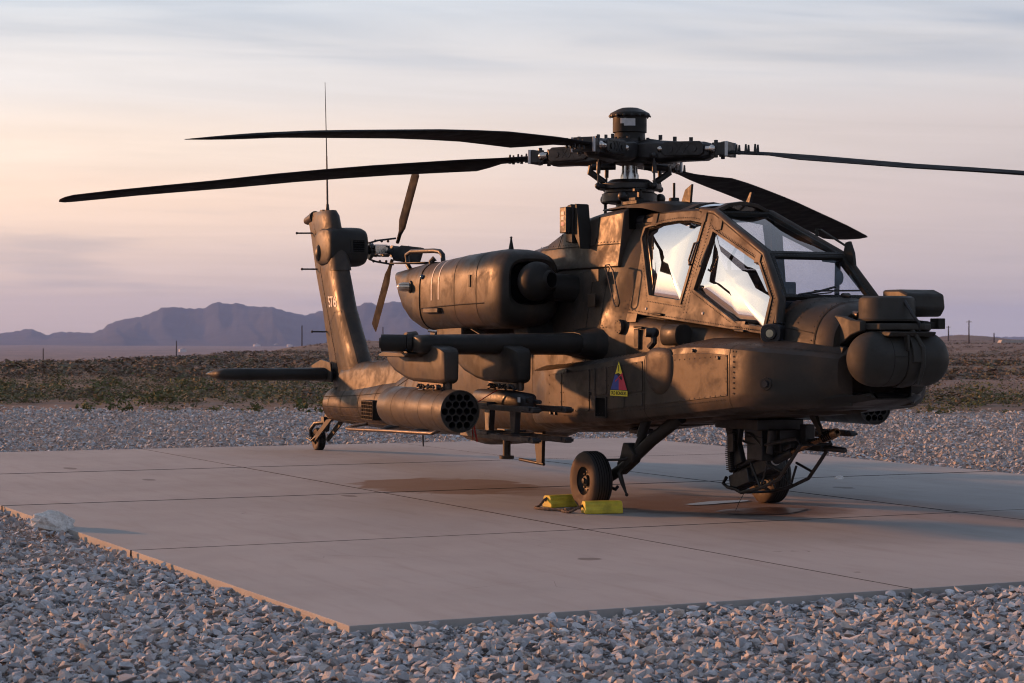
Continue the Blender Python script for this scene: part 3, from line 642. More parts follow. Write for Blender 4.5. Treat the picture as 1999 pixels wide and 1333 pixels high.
# --- avionics bays (side sponsons)
ZT = [(-.9, 1.34), (-.15, 1.36), (.27, 1.39), (1.29, 1.47), (2.04, 1.535), (2.45, 1.59), (2.67, 1.615), (3.18, 1.62), (3.74, 1.60), (4.23, 1.56), (4.5, 1.53)]
ZB = [(-.9, .78), (-.15, .81), (.32, .83), (1.08, .87), (1.83, .935), (2.79, 1.02), (3.76, 1.11), (4.1, 1.15), (4.3, 1.19), (4.5, 1.26)]
WW = [(-.95, .66), (-.6, .82), (-.1, .915), (.3, .93), (3.55, .93), (3.76, .915), (3.9, .86), (4.05, .765), (4.2, .655), (4.33, .56), (4.42, .50), (4.47, .45)]
def spon_ring(x):
    zt, = lerp(ZT, x); zb, = lerp(ZB, x); w, = lerp(WW, x); bz = .725+.083*x; r_ = .055
    pts = [(.30, bz+.01), (w*.72, bz+.012), (w-.10, zb-.055), (w-.035, zb-.02), (w-.008, zb+.03), (w, zb+.09), (w, (zb+zt)/2), (w, zt-r_*1.5), (w-.012, zt-r_*.55), (w-.045, zt-.01), (w-.10, zt+.012), (min(.56, w-.12), zt+.06), (.30, zt+.06)]
    return [Vector((x, -y, z)) for y, z in pts]
for s_ in (-1, 1):
    mb = MB(); sx = [-.95, -.8, -.6, -.35, -.1, .3, .8, 1.3, 1.8, 2.2, 2.45, 2.67, 3., 3.4, 3.55, 3.66, 3.76, 3.84, 3.92, 4.0, 4.08, 4.16, 4.24, 4.32, 4.40, 4.45, 4.47]
    mb.loft([spon_ring(x) for x in sx]); sp = sided(mb, s_).build('avionics_bay', 'olive', H, smooth=32)
    if s_ > 0: continue
    # access panels: thin plates a few millimetres proud, with open joints
    def plate(x0, x1, f0, f1, mat='olive', name='access_panel'):
        def P_(x, f): z0, z1 = lerp(ZB, x)[0]+.085, lerp(ZT, x)[0]-.075; return Vector((x, -(lerp(WW, x)[0]+.0005), z0+(z1-z0)*f))
        N = 5; q = MB(); top = [P_(x0+(x1-x0)*k/N, f1) for k in range(N+1)]; bot = [P_(x0+(x1-x0)*k/N, f0) for k in range(N, -1, -1)]
        ring = top+bot; o_ = Vector((0, -.006, 0)); q.loft([ring, [p+o_ for p in ring]]); o = q.build(name, mat, sp, bevel=.003, smooth=30, seg=1)
        c0 = [(p+o_, (0, -1, 0)) for p in (P_(x0+.015, f1-.03), P_(x1-.015, f1-.03), P_(x1-.015, f0+.03), P_(x0+.015, f0+.03), P_(x0+.015, f1-.03))]
        rivets(RV, c0, .085, .0065); return o
    plate(-.02, .29, .0, 1.); plate(.32, .90, 0., 1.); plate(1.05, 1.26, .36, 1.); plate(1.29, 1.98, .33, 1.); plate(1.29, 1.62, 0., .30); plate(1.65, 1.98, 0., .30); plate(.93, 1.02, 0, 1.)
    plate(2.04, 3.50, 0., .985)
    for x in (2.01, 3.53):
        q = MB(); q.loft([[p+Vector((0, -.002 if 3 < i < 10 else 0, 0)) for i, p in enumerate(spon_ring(x_))][2:11] for x_ in (x-.006, x+.006)], False, False, closed=False); q.build('seam', 'seam', sp)
    rivets(RV, [((3.60, -.934, 1.56), (0, -1, 0)), ((3.60, -.934, 1.15), (0, -1, 0))], .045, .008)
    rivets(RV, [((x, -(lerp(WW, x)[0]-.09), lerp(ZT, x)[0]+.018), (0, 0, 1)) for x in (3.45, 3.6, 3.8, 4.0, 4.2, 4.35)], .05, .007)
    # bulge on the forward door
    q = MB(); rings = []
    for k, g in enumerate((0., .35, .7, .92, 1.)):
        rr_ = 1-g**2.2*.62; d = .036*math.sin(g*PI/2)
        ring = []
        for j in range(28):
            a = 2*PI*j/28; u_ = math.cos(a); w_ = math.sin(a); n_ = 3. if w_ > 0 else 2.2
            X = 2.31+.255*rr_*math.copysign(abs(u_)**(2/n_), u_); Z = 1.42+(.165 if w_ > 0 else .27)*rr_*math.copysign(abs(w_)**(2/n_), w_)
            ring.append(Vector((X, -.934-d, Z)))
        rings.append(ring)
    q.loft(rings, False, True); q.build('bulge', 'olive', sp, smooth=60)
    # vent opening with frame
    q = MB(); x0, x1, z0, z1 = 1.05, 1.255, .905, 1.085
    for a in ((x0, x1, z1, z1+.014), (x0, x1, z0-.014, z0), (x0-.014, x0, z0-.014, z1+.014), (x1, x1+.014, z0-.014, z1+.014)): q.box(((a[0]+a[1])/2, -.936, (a[2]+a[3])/2), (a[1]-a[0], .02, a[3]-a[2]))
    q.build('vent_frame', 'olive_dark', sp, bevel=.002); q = MB(); q.box(((x0+x1)/2, -.925, (z0+z1)/2), (x1-x0, .02, z1-z0)); q.build('vent_opening', 'void', sp, smooth=0)
    # round port on the front curve
    d = Vector((.55, -.83, 0)).normalized(); c0 = Vector((3.955, -.825, 1.285)); q = MB(); q.cyl(c0-d*.02, c0+d*.012, .062, .052, 20); q.build('port_ring', 'olive', sp, smooth=30); q = MB(); q.cyl(c0, c0+d*.035, .034, .026, 18); q.build('port_plug', 'black', sp, smooth=30)
    for x, z in ((2.92, 1.56), (3.36, 1.50), (.42, 1.335), (.92, 1.12)):
        q = MB(); q.cyl((x, -.93, z), (x, -.952, z), .018, .014, 10); q.build('fastener', 'black', sp)
    for x, z in ((.14, .90), (.04, .90)): q = MB(); q.box((x, -.93, z), (.035, .025, .035)); q.build('latch', 'black', sp, bevel=.004)
    # divisional emblem: triangle of yellow, blue and red with tab
    yv = -.9445; em = empty('unit_emblem'); em.parent = sp; ax, az = 1.535, 1.445; bw, bz_ = .165, 1.175
    def tri(pts, mat, dy, nm):
        q = MB(); pp = [Vector((x, yv-dy, z)) for x, z in pts]; q.loft([pp, [p+Vector((0, -.0008, 0)) for p in pp]]); return q.build(nm, mat, em, smooth=0)
    def hw(z): return bw*(az-z)/(az-bz_)
    tri([(ax-bw-.01, bz_-.006), (ax+bw+.01, bz_-.006), (ax, az+.012)], 'eblack', 0, 'emblem_edge')
    zc_ = 1.325; h_ = hw(zc_); hb = bw
    tri([(ax-h_, zc_), (ax+h_, zc_), (ax, az)], 'eyel', .001, 'yellow_field'); tri([(ax-hb, bz_), (ax, bz_), (ax, zc_), (ax-h_, zc_)], 'eblue', .001, 'blue_field'); tri([(ax, bz_), (ax+hb, bz_), (ax+h_, zc_), (ax, zc_)], 'ered', .001, 'red_field')
    tri([(ax-.075, 1.325), (ax-.02, 1.31), (ax+.055, 1.265), (ax+.07, 1.285), (ax+.04, 1.32), (ax-.0, 1.335)], 'eblack', .002, 'track_mark'); tri([(ax-.08, 1.255), (ax+.07, 1.338), (ax+.085, 1.332), (ax-.065, 1.25)], 'ered', .003, 'bolt_mark')
    tri([(ax-bw*1.05, 1.115), (ax+bw*1.05, 1.115), (ax+bw*1.05, 1.168), (ax-bw*1.05, 1.168)], 'eyel', .001, 'tab')
    text_obj('lettering', '1', .085, 'eblack', em, (ax, yv-.003, 1.378), (1, 0, 0), (0, 0, 1), .002)
    text_obj('lettering', 'OLD IRONSIDES', .048, 'eblack', em, (ax, yv-.003, 1.141), (1, 0, 0), (0, 0, 1), .0006, .90)
# chin between the bays
mb = MB(); rings = []
for x, zb, zt, w in ((3.9, 1.05, 1.28, .60), (4.2, 1.08, 1.24, .56), (4.40, 1.11, 1.215, .46), (4.52, 1.14, 1.20, .34), (4.60, 1.165, 1.19, .20)):
    rings.append([Vector((x, y, z)) for y, z in ((-w, zt), (-w, zb+.06), (-w*.8, zb), (w*.8, zb), (w, zb+.06), (w, zt), (w*.6, zt-.01), (-w*.6, zt-.01))])
mb.loft(rings); mb.build('chin_fairing', 'olive_dark', H, bevel=.012)

# --- rotor pylon fairing, roof and boxes
mb = MB(); rings = []
for x, zt, w in ((-2.15, 2.60, .40), (-1.6, 2.62, .47), (-1.04, 2.68, .50), (-.6, 2.80, .52), (-.19, 2.90, .53), (.3, 2.955, .53), (.78, 2.985, .50)):
    rings.append([Vector((x, y, z)) for y, z in ((-w-.05, 2.38), (-w-.02, 2.60 if zt > 2.66 else zt-.06), (-w+.02, zt-.05), (-w+.07, zt-.01), (-w*.5, zt+.015), (w*.5, zt+.015), (w-.07, zt-.01), (w-.02, zt-.05), (w+.02, 2.60 if zt > 2.66 else zt-.06), (w+.05, 2.38))])
mb.loft(rings); dog = mb.build('rotor_pylon_fairing', 'olive', H, smooth=35, bevel=.012)
q = MB(); q.box((.783, 0, 2.86), (.012, .86, .20)); q.build('cooling_intake', 'void', dog, smooth=0)
for y in (-.30,): q = MB(); q.cyl((.74, y, 2.845), (.93, y, 2.845), .055, .05, 16); q.build('intake_duct', 'black', dog)
q = MB(); rings = []
for x, zt, w, th_ in ((.25, 3.01, .45, .04), (.7, 3.025, .45, .045), (1.0, 3.03, .40, .07), (1.25, 3.02, .30, .12), (1.42, 2.98, .18, .12), (1.48, 2.94, .08, .08)):
    rings.append([Vector((x, y, z)) for y, z in ((-w, zt-th_), (-w*.98, zt-.025), (-w*.7, zt), (w*.7, zt), (w*.98, zt-.025), (w, zt-th_))])
q.loft(rings); q.build('roof_fairing', 'olive', H, smooth=50)
q = MB(); q.loft([sring(x, 0, 2.70, z, w, 3.5, .3, 32) for x, z, w in ((.78, 2.92, .36), (1.1, 2.93, .34), (1.38, 2.92, .26), (1.5, 2.88, .18))]); q.build('rear_deck', 'olive_dark', H, smooth=40)
q = MB(); q.prism([(1.12, 3.01), (1.30, 3.0), (1.33, 3.19), (1.20, 3.14)], lambda a, b, t_: Vector((a, t_, b)), -.03, -.005); q.build('blade_antenna', 'olive', H, bevel=.004)
q = MB(); q.box((.66, -.28, 3.035), (.30, .16, .04)); q.box((.66, -.28, 3.07), (.14, .10, .04)); q.box((.72, -.28, 3.13), (.05, .03, .10)); q.box((.72, -.28, 3.16), (.05, .13, .035)); q.build('roof_block', 'olive_dark', H, bevel=.006)
q = MB(); q.cyl((.9, .02, 3.02), (.9, .02, 3.08), .06, .05); q.cyl((.9, .02, 3.08), (.9, .02, 3.23), .013); q.build('roof_peg', 'olive_dark', H)
# sensor box with its labels on the right of the pylon
q = MB(); q.prism([(-.12, 2.66), (.04, 2.64), (.04, 3.0), (.0, 3.05), (-.08, 3.04), (-.12, 3.0)], lambda a, b, t_: Vector((a, t_, b)), -.69, -.56); sb = q.build('sensor_housing', 'olive_dark', H, bevel=.012)
q = MB(); q.box((-.06, -.72, 2.885), (.15, .06, .27)); sbx = q.build('sensor_box', 'black', H, bevel=.008)
for z, m_ in ((2.955, 'label'), (2.905, 'label'), (2.845, 'pink')): q = MB(); q.box((-.06, -.752, z), (.06, .006, .036)); q.build('data_label', m_, sbx, smooth=0)
q = MB(); q.prism([(.04, 2.74), (.18, 2.58), (.10, 3.04), (.06, 3.05)], lambda a, b, t_: Vector((a, t_, b)), -.67, -.53); q.build('sensor_fin', 'olive_dark', H, bevel=.004)
# long hand-hold on the body side and rivet lines on the centre body
q = MB(); q.tube([(.72, -.615, 2.40), (.73, -.66, 2.40), (.80, -.66, 2.39), (.86, -.655, 2.34), (1.0, -.655, 2.02), (.98, -.655, 1.985), (.92, -.655, 1.985), (.88, -.65, 2.01), (.72, -.66, 2.37), (.715, -.66, 2.395)], .009, 6); q.build('hand_hold', 'black', H)
for x in (.62, .86): rivets(RV, [(Vector((x, -(lerp(BODY, x)[2])*1.0-.002, z)), (0, -1, 0)) for z in (1.75, 2.25)], .045, .0055)
for z in (1.72, 2.05): rivets(RV, [((.05, -.627, z), (0, -1, 0)), ((.9, -.592, z), (0, -1, 0))], .045, .0055)
for x, z in ((.55, 1.80), (.92, 1.78)): q = MB(); q.cyl((x, -.60, z), (x, -.630, z), .075, .070, 20); q.build('filler_cap', 'olive', H, smooth=30); rivets(RV, [(Vector((x+.055*math.cos(a), -.631, z+.055*math.sin(a))), (0, -1, 0)) for a in np.linspace(0, 2*PI, 9)], .05, .006)
q = MB(); q.box((1.27, -.605, 1.66), (.10, .02, .20)); q.build('access_door', 'olive', H, bevel=.01)
# ASPI-like sensor stub on the right shoulder
q = MB(); q.loft([sring(x, -.66, 1.60, 1.80, w, 2.6, 0, 20) for x, w in ((1.93, .06), (2.0, .10), (2.20, .11), (2.27, .09))]); q.build('shoulder_fairing', 'olive', H, smooth=50)
q = MB(); q.ball((1.83, -.73, 1.72), .052, 14, 8); q.cyl((1.83, -.73, 1.72), (1.80, -.80, 1.725), .046, .046, 16); q.tube([(1.83, -.73, 1.70), (1.85, -.74, 1.63), (1.80, -.76, 1.58)], .032); hl = q.build('swivel_lamp', 'black', H)
q = MB(); q.cyl((1.80, -.80, 1.725), (1.799, -.803, 1.725), .034, .034, 16); q.build('lamp_lens', 'light_lens', hl)
# front corner lamp
q = MB(); d = Vector((.62, -.78, 0)).normalized(); c0 = Vector((3.70, -.60, 1.715)); sxv = Vector((.78, .62, 0)); rings = []
for t_, g in ((-.10, 1.05), (.03, 1.0), (.055, .88)): rings.append([c0+d*t_+(sxv*math.copysign(abs(math.cos(a))**.6, math.cos(a))*.10+Vector((0, 0, 1))*math.copysign(abs(math.sin(a))**.6, math.sin(a))*.085)*g for a in np.linspace(0, 2*PI, 24, endpoint=False)])
q.loft(rings); lp = q.build('corner_lamp', 'black', H, smooth=40); q = MB(); q.cyl(c0+d*.055, c0+d*.075, .058, .052, 20); q.build('lamp_ring', 'hub', lp); q = MB(); q.cyl(c0+d*.072, c0+d*.078, .034, .034, 20); q.build('lamp_lens', 'light_lens', lp)

# --- canopy
def SY(z): return -(.57-.24*(z-1.75))
def side_pt(x, z, out=0.): return Vector((x, SY(z)-out, z))
OUT = [(3.67, 1.695), (2.71, 1.772), (2.15, 1.818), (1.63, 1.86), (.93, 1.925), (.87, 2.62), (.86, 2.84), (1.2, 2.885), (1.6, 2.895), (2.1, 2.87), (2.36, 2.80), (3.29, 2.405), (3.69, 2.01)]
PIL = [(.985, 2.765), (1.3, 2.80), (1.59, 2.81), (1.85, 2.80), (2.10, 2.76), (1.985, 2.02), (1.355, 2.08), (.955, 2.67)]
GUN = [(2.32, 2.675), (3.25, 2.345), (3.56, 2.03), (3.55, 1.765), (3.09, 1.80), (2.19, 2.125)]
def poly_holes(outer, holes, fn, th_, name, mat, parent, bevel=.004):
    bm = bmesh.new(); es = []
    for lp_ in [outer]+holes:
        vv = [bm.verts.new(fn(*p)) for p in lp_]; es += [bm.edges.new((vv[i], vv[(i+1) % len(vv)])) for i in range(len(vv))]
    bmesh.ops.triangle_fill(bm, use_beauty=True, use_dissolve=False, edges=es)
    me = bpy.data.meshes.new(name); bmesh.ops.recalc_face_normals(bm, faces=bm.faces); bm.to_mesh(me); bm.free(); me.materials.append(M[mat])
    o = bpy.data.objects.new(name, me); COL.objects.link(o); o.parent = parent
    sm = o.modifiers.new('thick', 'SOLIDIFY'); sm.thickness = th_; sm.offset = 0
    b = o.modifiers.new('bevel', 'BEVEL'); b.width = bevel; b.segments = 2; b.limit_method = 'ANGLE'; b.angle_limit = R(40); return o
def pane(name, poly, fn, bulge, nrm, mat, parent, n=60):
    P3 = [fn(*p) for p in poly]; per = []; L = [(P3[(i+1) % len(P3)]-P3[i]).length for i in range(len(P3))]; tot = sum(L)
    for i in range(len(P3)):
        k = max(1, round(n*L[i]/tot)); per += [P3[i].lerp(P3[(i+1) % len(P3)], j/k) for j in range(k)]
    c = sum(per, Vector())/len(per); rings = []
    for t_ in (1., .9, .78, .62, .45, .28, .12): rings.append([c+(p-c)*t_+Vector(nrm)*bulge*(1-t_**2.2) for p in per])
    q = MB(); q.loft(rings, False, True); o = q.build(name, mat, parent, smooth=0); o.data.polygons.foreach_set('use_smooth', [True]*len(o.data.polygons)); return o
can = empty('canopy'); can.parent = H
def grow(poly, d):
    cx = sum(p[0] for p in poly)/len(poly); cz = sum(p[1] for p in poly)/len(poly)
    return [(cx+(x-cx)*(1+d), cz+(z-cz)*(1+d)) for x, z in poly]
for s_ in (-1, 1):
    f_ = (lambda s__: (lambda x, z: Vector((x, SY(z)*(-s__), z))))(s_)
    poly_holes(OUT, [PIL, GUN], f_, .045, 'side_frame', 'olive', can)
    for pl_, nm, bl in ((PIL, 'rear_window', .060), (GUN, 'front_window', .060)):
        pane(nm, grow(pl_, .015), f_, bl, (0, s_, .22), 'glass_side' if s_ < 0 else 'glass_port', can)
        # retaining strip round each pane
        bm = bmesh.new(); es = []
        for lp_ in (grow(pl_, .055), grow(pl_, -.012)):
            vv = [bm.verts.new(f_(x, z)+Vector((0, s_*.028, 0))) for x, z in lp_]; es += [bm.edges.new((vv[i], vv[(i+1) % len(vv)])) for i in range(len(vv))]
        bmesh.ops.triangle_fill(bm, use_beauty=True, use_dissolve=False, edges=es); me = bpy.data.meshes.new('retainer'); bmesh.ops.recalc_face_normals(bm, faces=bm.faces); bm.to_mesh(me); bm.free(); me.materials.append(M['olive'])
        o = bpy.data.objects.new('window_retainer', me); COL.objects.link(o); o.parent = can; sm = o.modifiers.new('thick', 'SOLIDIFY'); sm.thickness = .012; sm.offset = 0
        if s_ < 0:
            lp_ = grow(pl_, .10); rivets(RV, [(side_pt(x, z, .024), (0, -1, .2)) for x, z in lp_+lp_[:1]], .032, .006)
q = MB(); q.tube([(2.16, -.50, 2.36), (2.17, -.545, 2.36), (2.20, -.545, 2.38), (2.245, -.51, 2.55), (2.235, -.47, 2.57)], .010); q.tube([(2.17, -.54, 2.36), (2.14, -.53, 2.40), (2.19, -.50, 2.56), (2.24, -.48, 2.57)], .010); q.build('canopy_handle', 'black', can)
q = MB()
for x, z in ((2.10, 2.82), (1.15, 2.84), (2.42, 2.73), (3.22, 2.40)): q.box(side_pt(x, z, .02), (.10, .03, .12), Matrix.Rotation(-.23, 3, 'X'))
q.build('canopy_hinge', 'olive', can, bevel=.006)
for x, z in ((1.35, 1.955), (2.45, 1.90)): q = MB(); q.cyl(side_pt(x, z, .02), side_pt(x, z, .034), .014, .012, 10); q.build('button', 'label', can)
for x, z in ((1.62, 1.905), (3.18, 1.745), (1.30, 1.78)): q = MB(); q.bar(side_pt(x-.09, z, .035), side_pt(x+.09, z-.01, .04), .03, .022); q.build('latch', 'olive_dark', can, bevel=.006)
# windshields: lower and upper, each a frame with one pane
K_, T_, B_ = (3.325, .395, 2.415), (2.24, .285, 2.855), (3.665, .475, 2.02)
def quad(b, k):
    def f_(u_, w_):      # u_ -1..1 across, w_ 0..1 from bottom to top
        y = (b[1]+(k[1]-b[1])*w_)*u_; return Vector((b[0]+(k[0]-b[0])*w_, y, b[2]+(k[2]-b[2])*w_+.03*(1-u_*u_)*0))
    return f_
for nm, b, k, iu, i0, i1 in (('lower_windshield', B_, K_, .90, .07, .93), ('upper_windshield', K_, T_, .88, .05, .955)):
    f_ = quad(b, k); poly_holes([(-1.06, -.0), (1.06, -.0), (1.06, 1.), (-1.06, 1.)], [[(-iu, i0), (iu, i0), (iu, i1), (-iu, i1)]], f_, .04, nm+'_frame', 'olive_dark', can)
    nn = (f_(0, 1)-f_(0, 0)).cross(Vector((0, 1, 0))).normalized(); nn = nn if nn.x > 0 else -nn
    pane(nm, [(-iu-.01, i0-.01), (iu+.01, i0-.01), (iu+.01, i1+.01), (-iu-.01, i1+.01)], f_, .012, nn, 'glass_front', can, 40)
    lp_ = [(-.96, .03), (.96, .03), (.96, .97), (-.96, .97), (-.96, .03)]; rivets(RV, [(f_(*p)+nn*.022, nn) for p in lp_], .032, .006)
# corner posts between side frame and windshields
for s_ in (-1, 1):
    q = MB(); pts = [(3.70, -.535, 1.80), (3.69, -.505, 2.0), (3.31, -.418, 2.418), (2.27, -.305, 2.85), (2.0, -.30, 2.885)]; q.tube(pts, [.045, .043, .036, .036, .034], 10); sided(q, s_).build('corner_post', 'olive', can, smooth=60)
# glazed roof
rf = lambda u_, w_: Vector((2.26-1.38*w_, .30*u_, 2.862+.030*math.sin(w_*PI*.8)+.085*(1-u_*u_)))
poly_holes([(-1.05, 0), (-.5, 0), (0, 0), (.5, 0), (1.05, 0), (1.05, .33), (1.05, .66), (1.05, 1), (.5, 1), (0, 1), (-.5, 1), (-1.05, 1), (-1.05, .66), (-1.05, .33)], [[(-.94, .06), (-.5, .06), (0, .06), (.5, .06), (.94, .06), (.94, .4), (.5, .4), (0, .4), (-.5, .4), (-.94, .4)], [(-.94, .5), (-.5, .5), (0, .5), (.5, .5), (.94, .5), (.94, .92), (.5, .92), (0, .92), (-.5, .92), (-.94, .92)]], rf, .035, 'roof_frame', 'olive', can)
for a, b in ((.05, .41), (.49, .93)):
    q = MB(); q.loft([[rf(u_, w_) for u_ in np.linspace(-.95, .95, 15)] for w_ in np.linspace(a, b, 7)], closed=False); q.build('roof_window', 'glass_side', can, smooth=60)
# wipers, wire cutter rod and corner vane
q = MB(); q.tube([(3.70, -.33, 2.055), (3.69, -.12, 2.085), (3.63, .10, 2.13)], .010); q.tube([(3.72, -.30, 2.05), (3.70, .0, 2.075), (3.66, .09, 2.11)], .006); q.bar((3.655, -.14, 2.09), (3.635, .36, 2.10), .016, .016); q.build('wiper', 'black', can)
q = MB(); q.tube([(2.86, .40, 2.66), (2.92, .42, 2.675), (3.30, .46, 2.50), (3.34, .46, 2.47)], .011); q.cyl((2.88, .40, 2.60), (2.88, .41, 2.69), .016); q.build('deflector_rod', 'olive_dark', can)
q = MB(); q.prism([(3.30, 2.42), (3.48, 2.33), (3.46, 2.44), (3.40, 2.55), (3.34, 2.54)], lambda a, b, t_: Vector((a, t_, b)), .40, .43); q.build('cutter_vane', 'olive_dark', can, bevel=.004)
q = MB(); q.tube([(1.70, .30, 2.92), (1.86, .31, 3.0), (1.88, .31, 3.02)], .010); q.prism([(1.80, 2.955), (1.87, 2.96), (1.93, 3.08), (1.90, 3.08), (1.83, 3.0)], lambda a, b, t_: Vector((a, t_, b)), .29, .32); q.build('wire_cutter', 'black', can)
q = MB(); q.prism([(1.95, 1.9), (2.17, 2.15), (2.20, 2.70), (2.1, 2.78), (1.9, 1.9)], lambda a, b, t_: Vector((a, t_, b)), -.02, .02); 
# cockpit fittings
def seat(x, z, name):
    e = empty(name); e.parent = H; q = MB(); q.prism([(x+.10, z), (x-.06, z), (x-.18, z+.55), (x-.10, z+.56)], lambda a, b, t_: Vector((a, t_, b)), -.21, .21); q.build('backrest', 'interior', e, bevel=.03)
    q = MB(); q.box((x-.16, 0, z+.68), (.08, .22, .16)); q.build('headrest', 'interior', e, bevel=.03); q = MB(); q.box((x+.25, 0, z+.03), (.42, .42, .10)); q.build('cushion', 'interior', e, bevel=.03)
    q = MB(); q.tube([(x-.17, -.24, z+.2), (x-.2, -.26, z+.66), (x-.2, -.18, z+.80), (x-.2, .18, z+.80), (x-.2, .26, z+.66), (x-.17, .24, z+.2)], .018); q.build('seat_frame', 'interior', e)
seat(1.55, 1.93, 'pilot_seat'); seat(2.62, 1.72, 'gunner_seat')
q = MB(); q.box((3.16, -.16, 2.03), (.12, .24, .30)); q.box((3.10, -.34, 2.06), (.08, .10, .20)); q.cyl((3.25, -.02, 2.02), (3.30, .06, 2.03), .05); ip = q.build('sight_console', 'interior', H, bevel=.012)
for y in (-.22, -.16, -.10):
    for z in (1.98, 2.04, 2.10): q = MB(); q.box((3.222, y, z), (.006, .046, .04)); q.build('console_key', 'hub', ip, smooth=0)
q = MB(); q.prism([(3.62, 1.93), (3.2, 1.90), (3.2, 1.95), (3.5, 2.0), (3.6, 1.99)], lambda a, b, t_: Vector((a, t_, b)), -.44, .44); q.build('glare_shield', 'interior', H, bevel=.01)
q = MB(); q.prism([(2.05, 1.86), (2.20, 1.86), (2.28, 2.30), (2.24, 2.32)], lambda a, b, t_: Vector((a, t_, b)), -.42, .42); q.build('rear_panel', 'interior', H, bevel=.01)
q = MB(); q.bar((2.25, .36, 2.28), (2.3, .30, 2.80), .03, .05); q.bar((2.25, -.36, 2.28), (2.3, -.30, 2.80), .03, .05); q.bar((3.18, .42, 1.95), (3.22, .40, 2.40), .04, .05); q.build('inner_post', 'interior', H)
q = MB(); q.ball((3.40, .30, 2.22), .055, 12, 8, (.3, .8, 1.2)); q.tube([(3.40, .30, 2.24), (3.36, .33, 2.32), (3.32, .36, 2.36)], .008); q.build('mirror', 'black', H)
q = MB(); q.bar((3.30, .18, 2.385), (3.32, .34, 2.37), .03, .04); q.build('warning_light', 'interior', H, bevel=.01)

# --- nose sensor turret
tur = empty('sensor_turret'); tur.parent = H; TC = Vector((4.69, 0, 1.505))
def dome(y0, y1, sgn):
    q = MB(); L = abs(y1-y0); prof = [(0, .205), (.0, .228), (L*.35, .233), (L*.45, .233)]+[(L*.45+L*.55*math.sin(a), .233*math.cos(a)**.85) for a in np.linspace(.12, PI/2, 14)]
    q.lathe(TC+Vector((0, y0, 0)), (0, sgn, 0), prof, 40); return q.build('sensor_drum', 'grey_green', tur, smooth=50)
dr = dome(-.045, -.455, -1); dome(.075, .455, 1)
q = MB(); q.lathe(TC+Vector((0, -.05, 0)), (0, 1, 0), [(0, .20), (0, .236), (.03, .242), (.10, .242), (.13, .236), (.13, .20)], 40); bd = q.build('center_band', 'grey_green', tur, smooth=30)
q = MB()
for y in (-.052, .082): q.lathe(TC+Vector((0, y-.006, 0)), (0, 1, 0), [(0, .20), (0, .2365), (.012, .2365), (.012, .20)], 40)
q.build('seam', 'seam', tur)
q = MB(); q.lathe(TC+Vector((0, -.20, 0)), (0, 1, 0), [(0, .2335), (.004, .2345), (.008, .2335)], 40, False); q.build('seam', 'seam', dr)
for zz_ in (.02,): q = MB(); q.tube([TC+Vector((.2335, y, zz_)) for y in (-.19, -.06)], .003, 5); q.build('seam', 'seam', dr)
q = MB(); rings = []
for a in np.linspace(-.1, 1.45, 12): rings.append([TC+Vector((math.cos(a)*rr_, y, math.sin(a)*rr_)) for y, rr_ in ((-.03, .24), (-.03, .268), (.055, .275), (.06, .24))])
q.loft(rings); q.build('front_bracket', 'grey_green', tur, bevel=.004, smooth=40)
q = MB(); q.prism([(4.86, 1.74), (4.93, 1.70), (4.935, 1.58), (4.90, 1.57)], lambda a, b, t_: Vector((a, t_, b)), -.075, -.055); q.build('bracket_fin', 'grey_green', tur, bevel=.004)
q = MB(); q.tube([(4.86, -.02, 1.78), (4.90, .03, 1.70), (4.955, .06, 1.60), (4.96, .06, 1.45), (4.90, .05, 1.30)], .020, 10); q.build('cable', 'grey_green', tur)
# yoke
q = MB(); q.prism([(4.28, -.35), (4.42, -.35), (4.62, -.30), (4.80, -.26), (4.90, -.12), (4.90, .12), (4.80, .26), (4.42, .35), (4.28, .35)], lambda a, b, t_: Vector((a, b, t_)), 1.745, 1.80); q.build('yoke_plate', 'grey_green', tur, bevel=.01)
for s_ in (-1, 1):
    q = MB(); q.prism([(4.28, 1.585), (4.32, 1.60), (4.52, 1.70), (4.66, 1.735), (4.66, 1.82), (4.52, 1.83), (4.40, 1.86), (4.28, 1.87)], lambda a, b, t_: Vector((a, t_, b)), -.355, -.295); sided(q, s_).build('yoke_arm', 'grey_green', tur, bevel=.01)
    q = MB(); q.prism([(4.28, 1.26), (4.36, 1.26), (4.40, 1.45), (4.46, 1.60), (4.30, 1.62)], lambda a, b, t_: Vector((a, t_, b)), -.385, -.33); sided(q, s_).build('bay_bracket', 'olive_dark', tur, bevel=.008)
q = MB(); q.prism([(4.58, 1.695), (4.90, 1.69), (4.93, 1.73), (4.58, 1.745)], lambda a, b, t_: Vector((a, t_, b)), -.24, .22); q.build('yoke_lip', 'grey_green', tur, bevel=.01)
q = MB(); q.lathe((4.55, -.01, 1.82), (0, 0, 1), [(0, .225), (0, .24), (.018, .243), (.03, .236), (.17, .236), (.195, .226), (.21, .20), (.212, .0)], 44); q.build('night_vision_drum', 'grey_green', tur, smooth=35)
q = MB(); q.prism([(4.30, 1.86), (4.62, 1.86), (4.68, 1.93), (4.66, 2.05), (4.54, 2.09), (4.30, 2.09)], lambda a, b, t_: Vector((a, t_, b)), .12, .50); q.build('night_vision_housing', 'grey_green', tur, bevel=.02)
q = MB(); q.box((4.74, .37, 1.80), (.12, .07, .09)); q.box((4.72, .28, 1.79), (.08, .14, .05)); q.build('side_box', 'olive_dark', tur, bevel=.006)
q = MB(); q.tube([(4.78, .0, 1.99), (4.86, .02, 1.88), (4.90, .06, 1.80), (4.88, .07, 1.74)], .014); q.build('cable', 'black', tur)

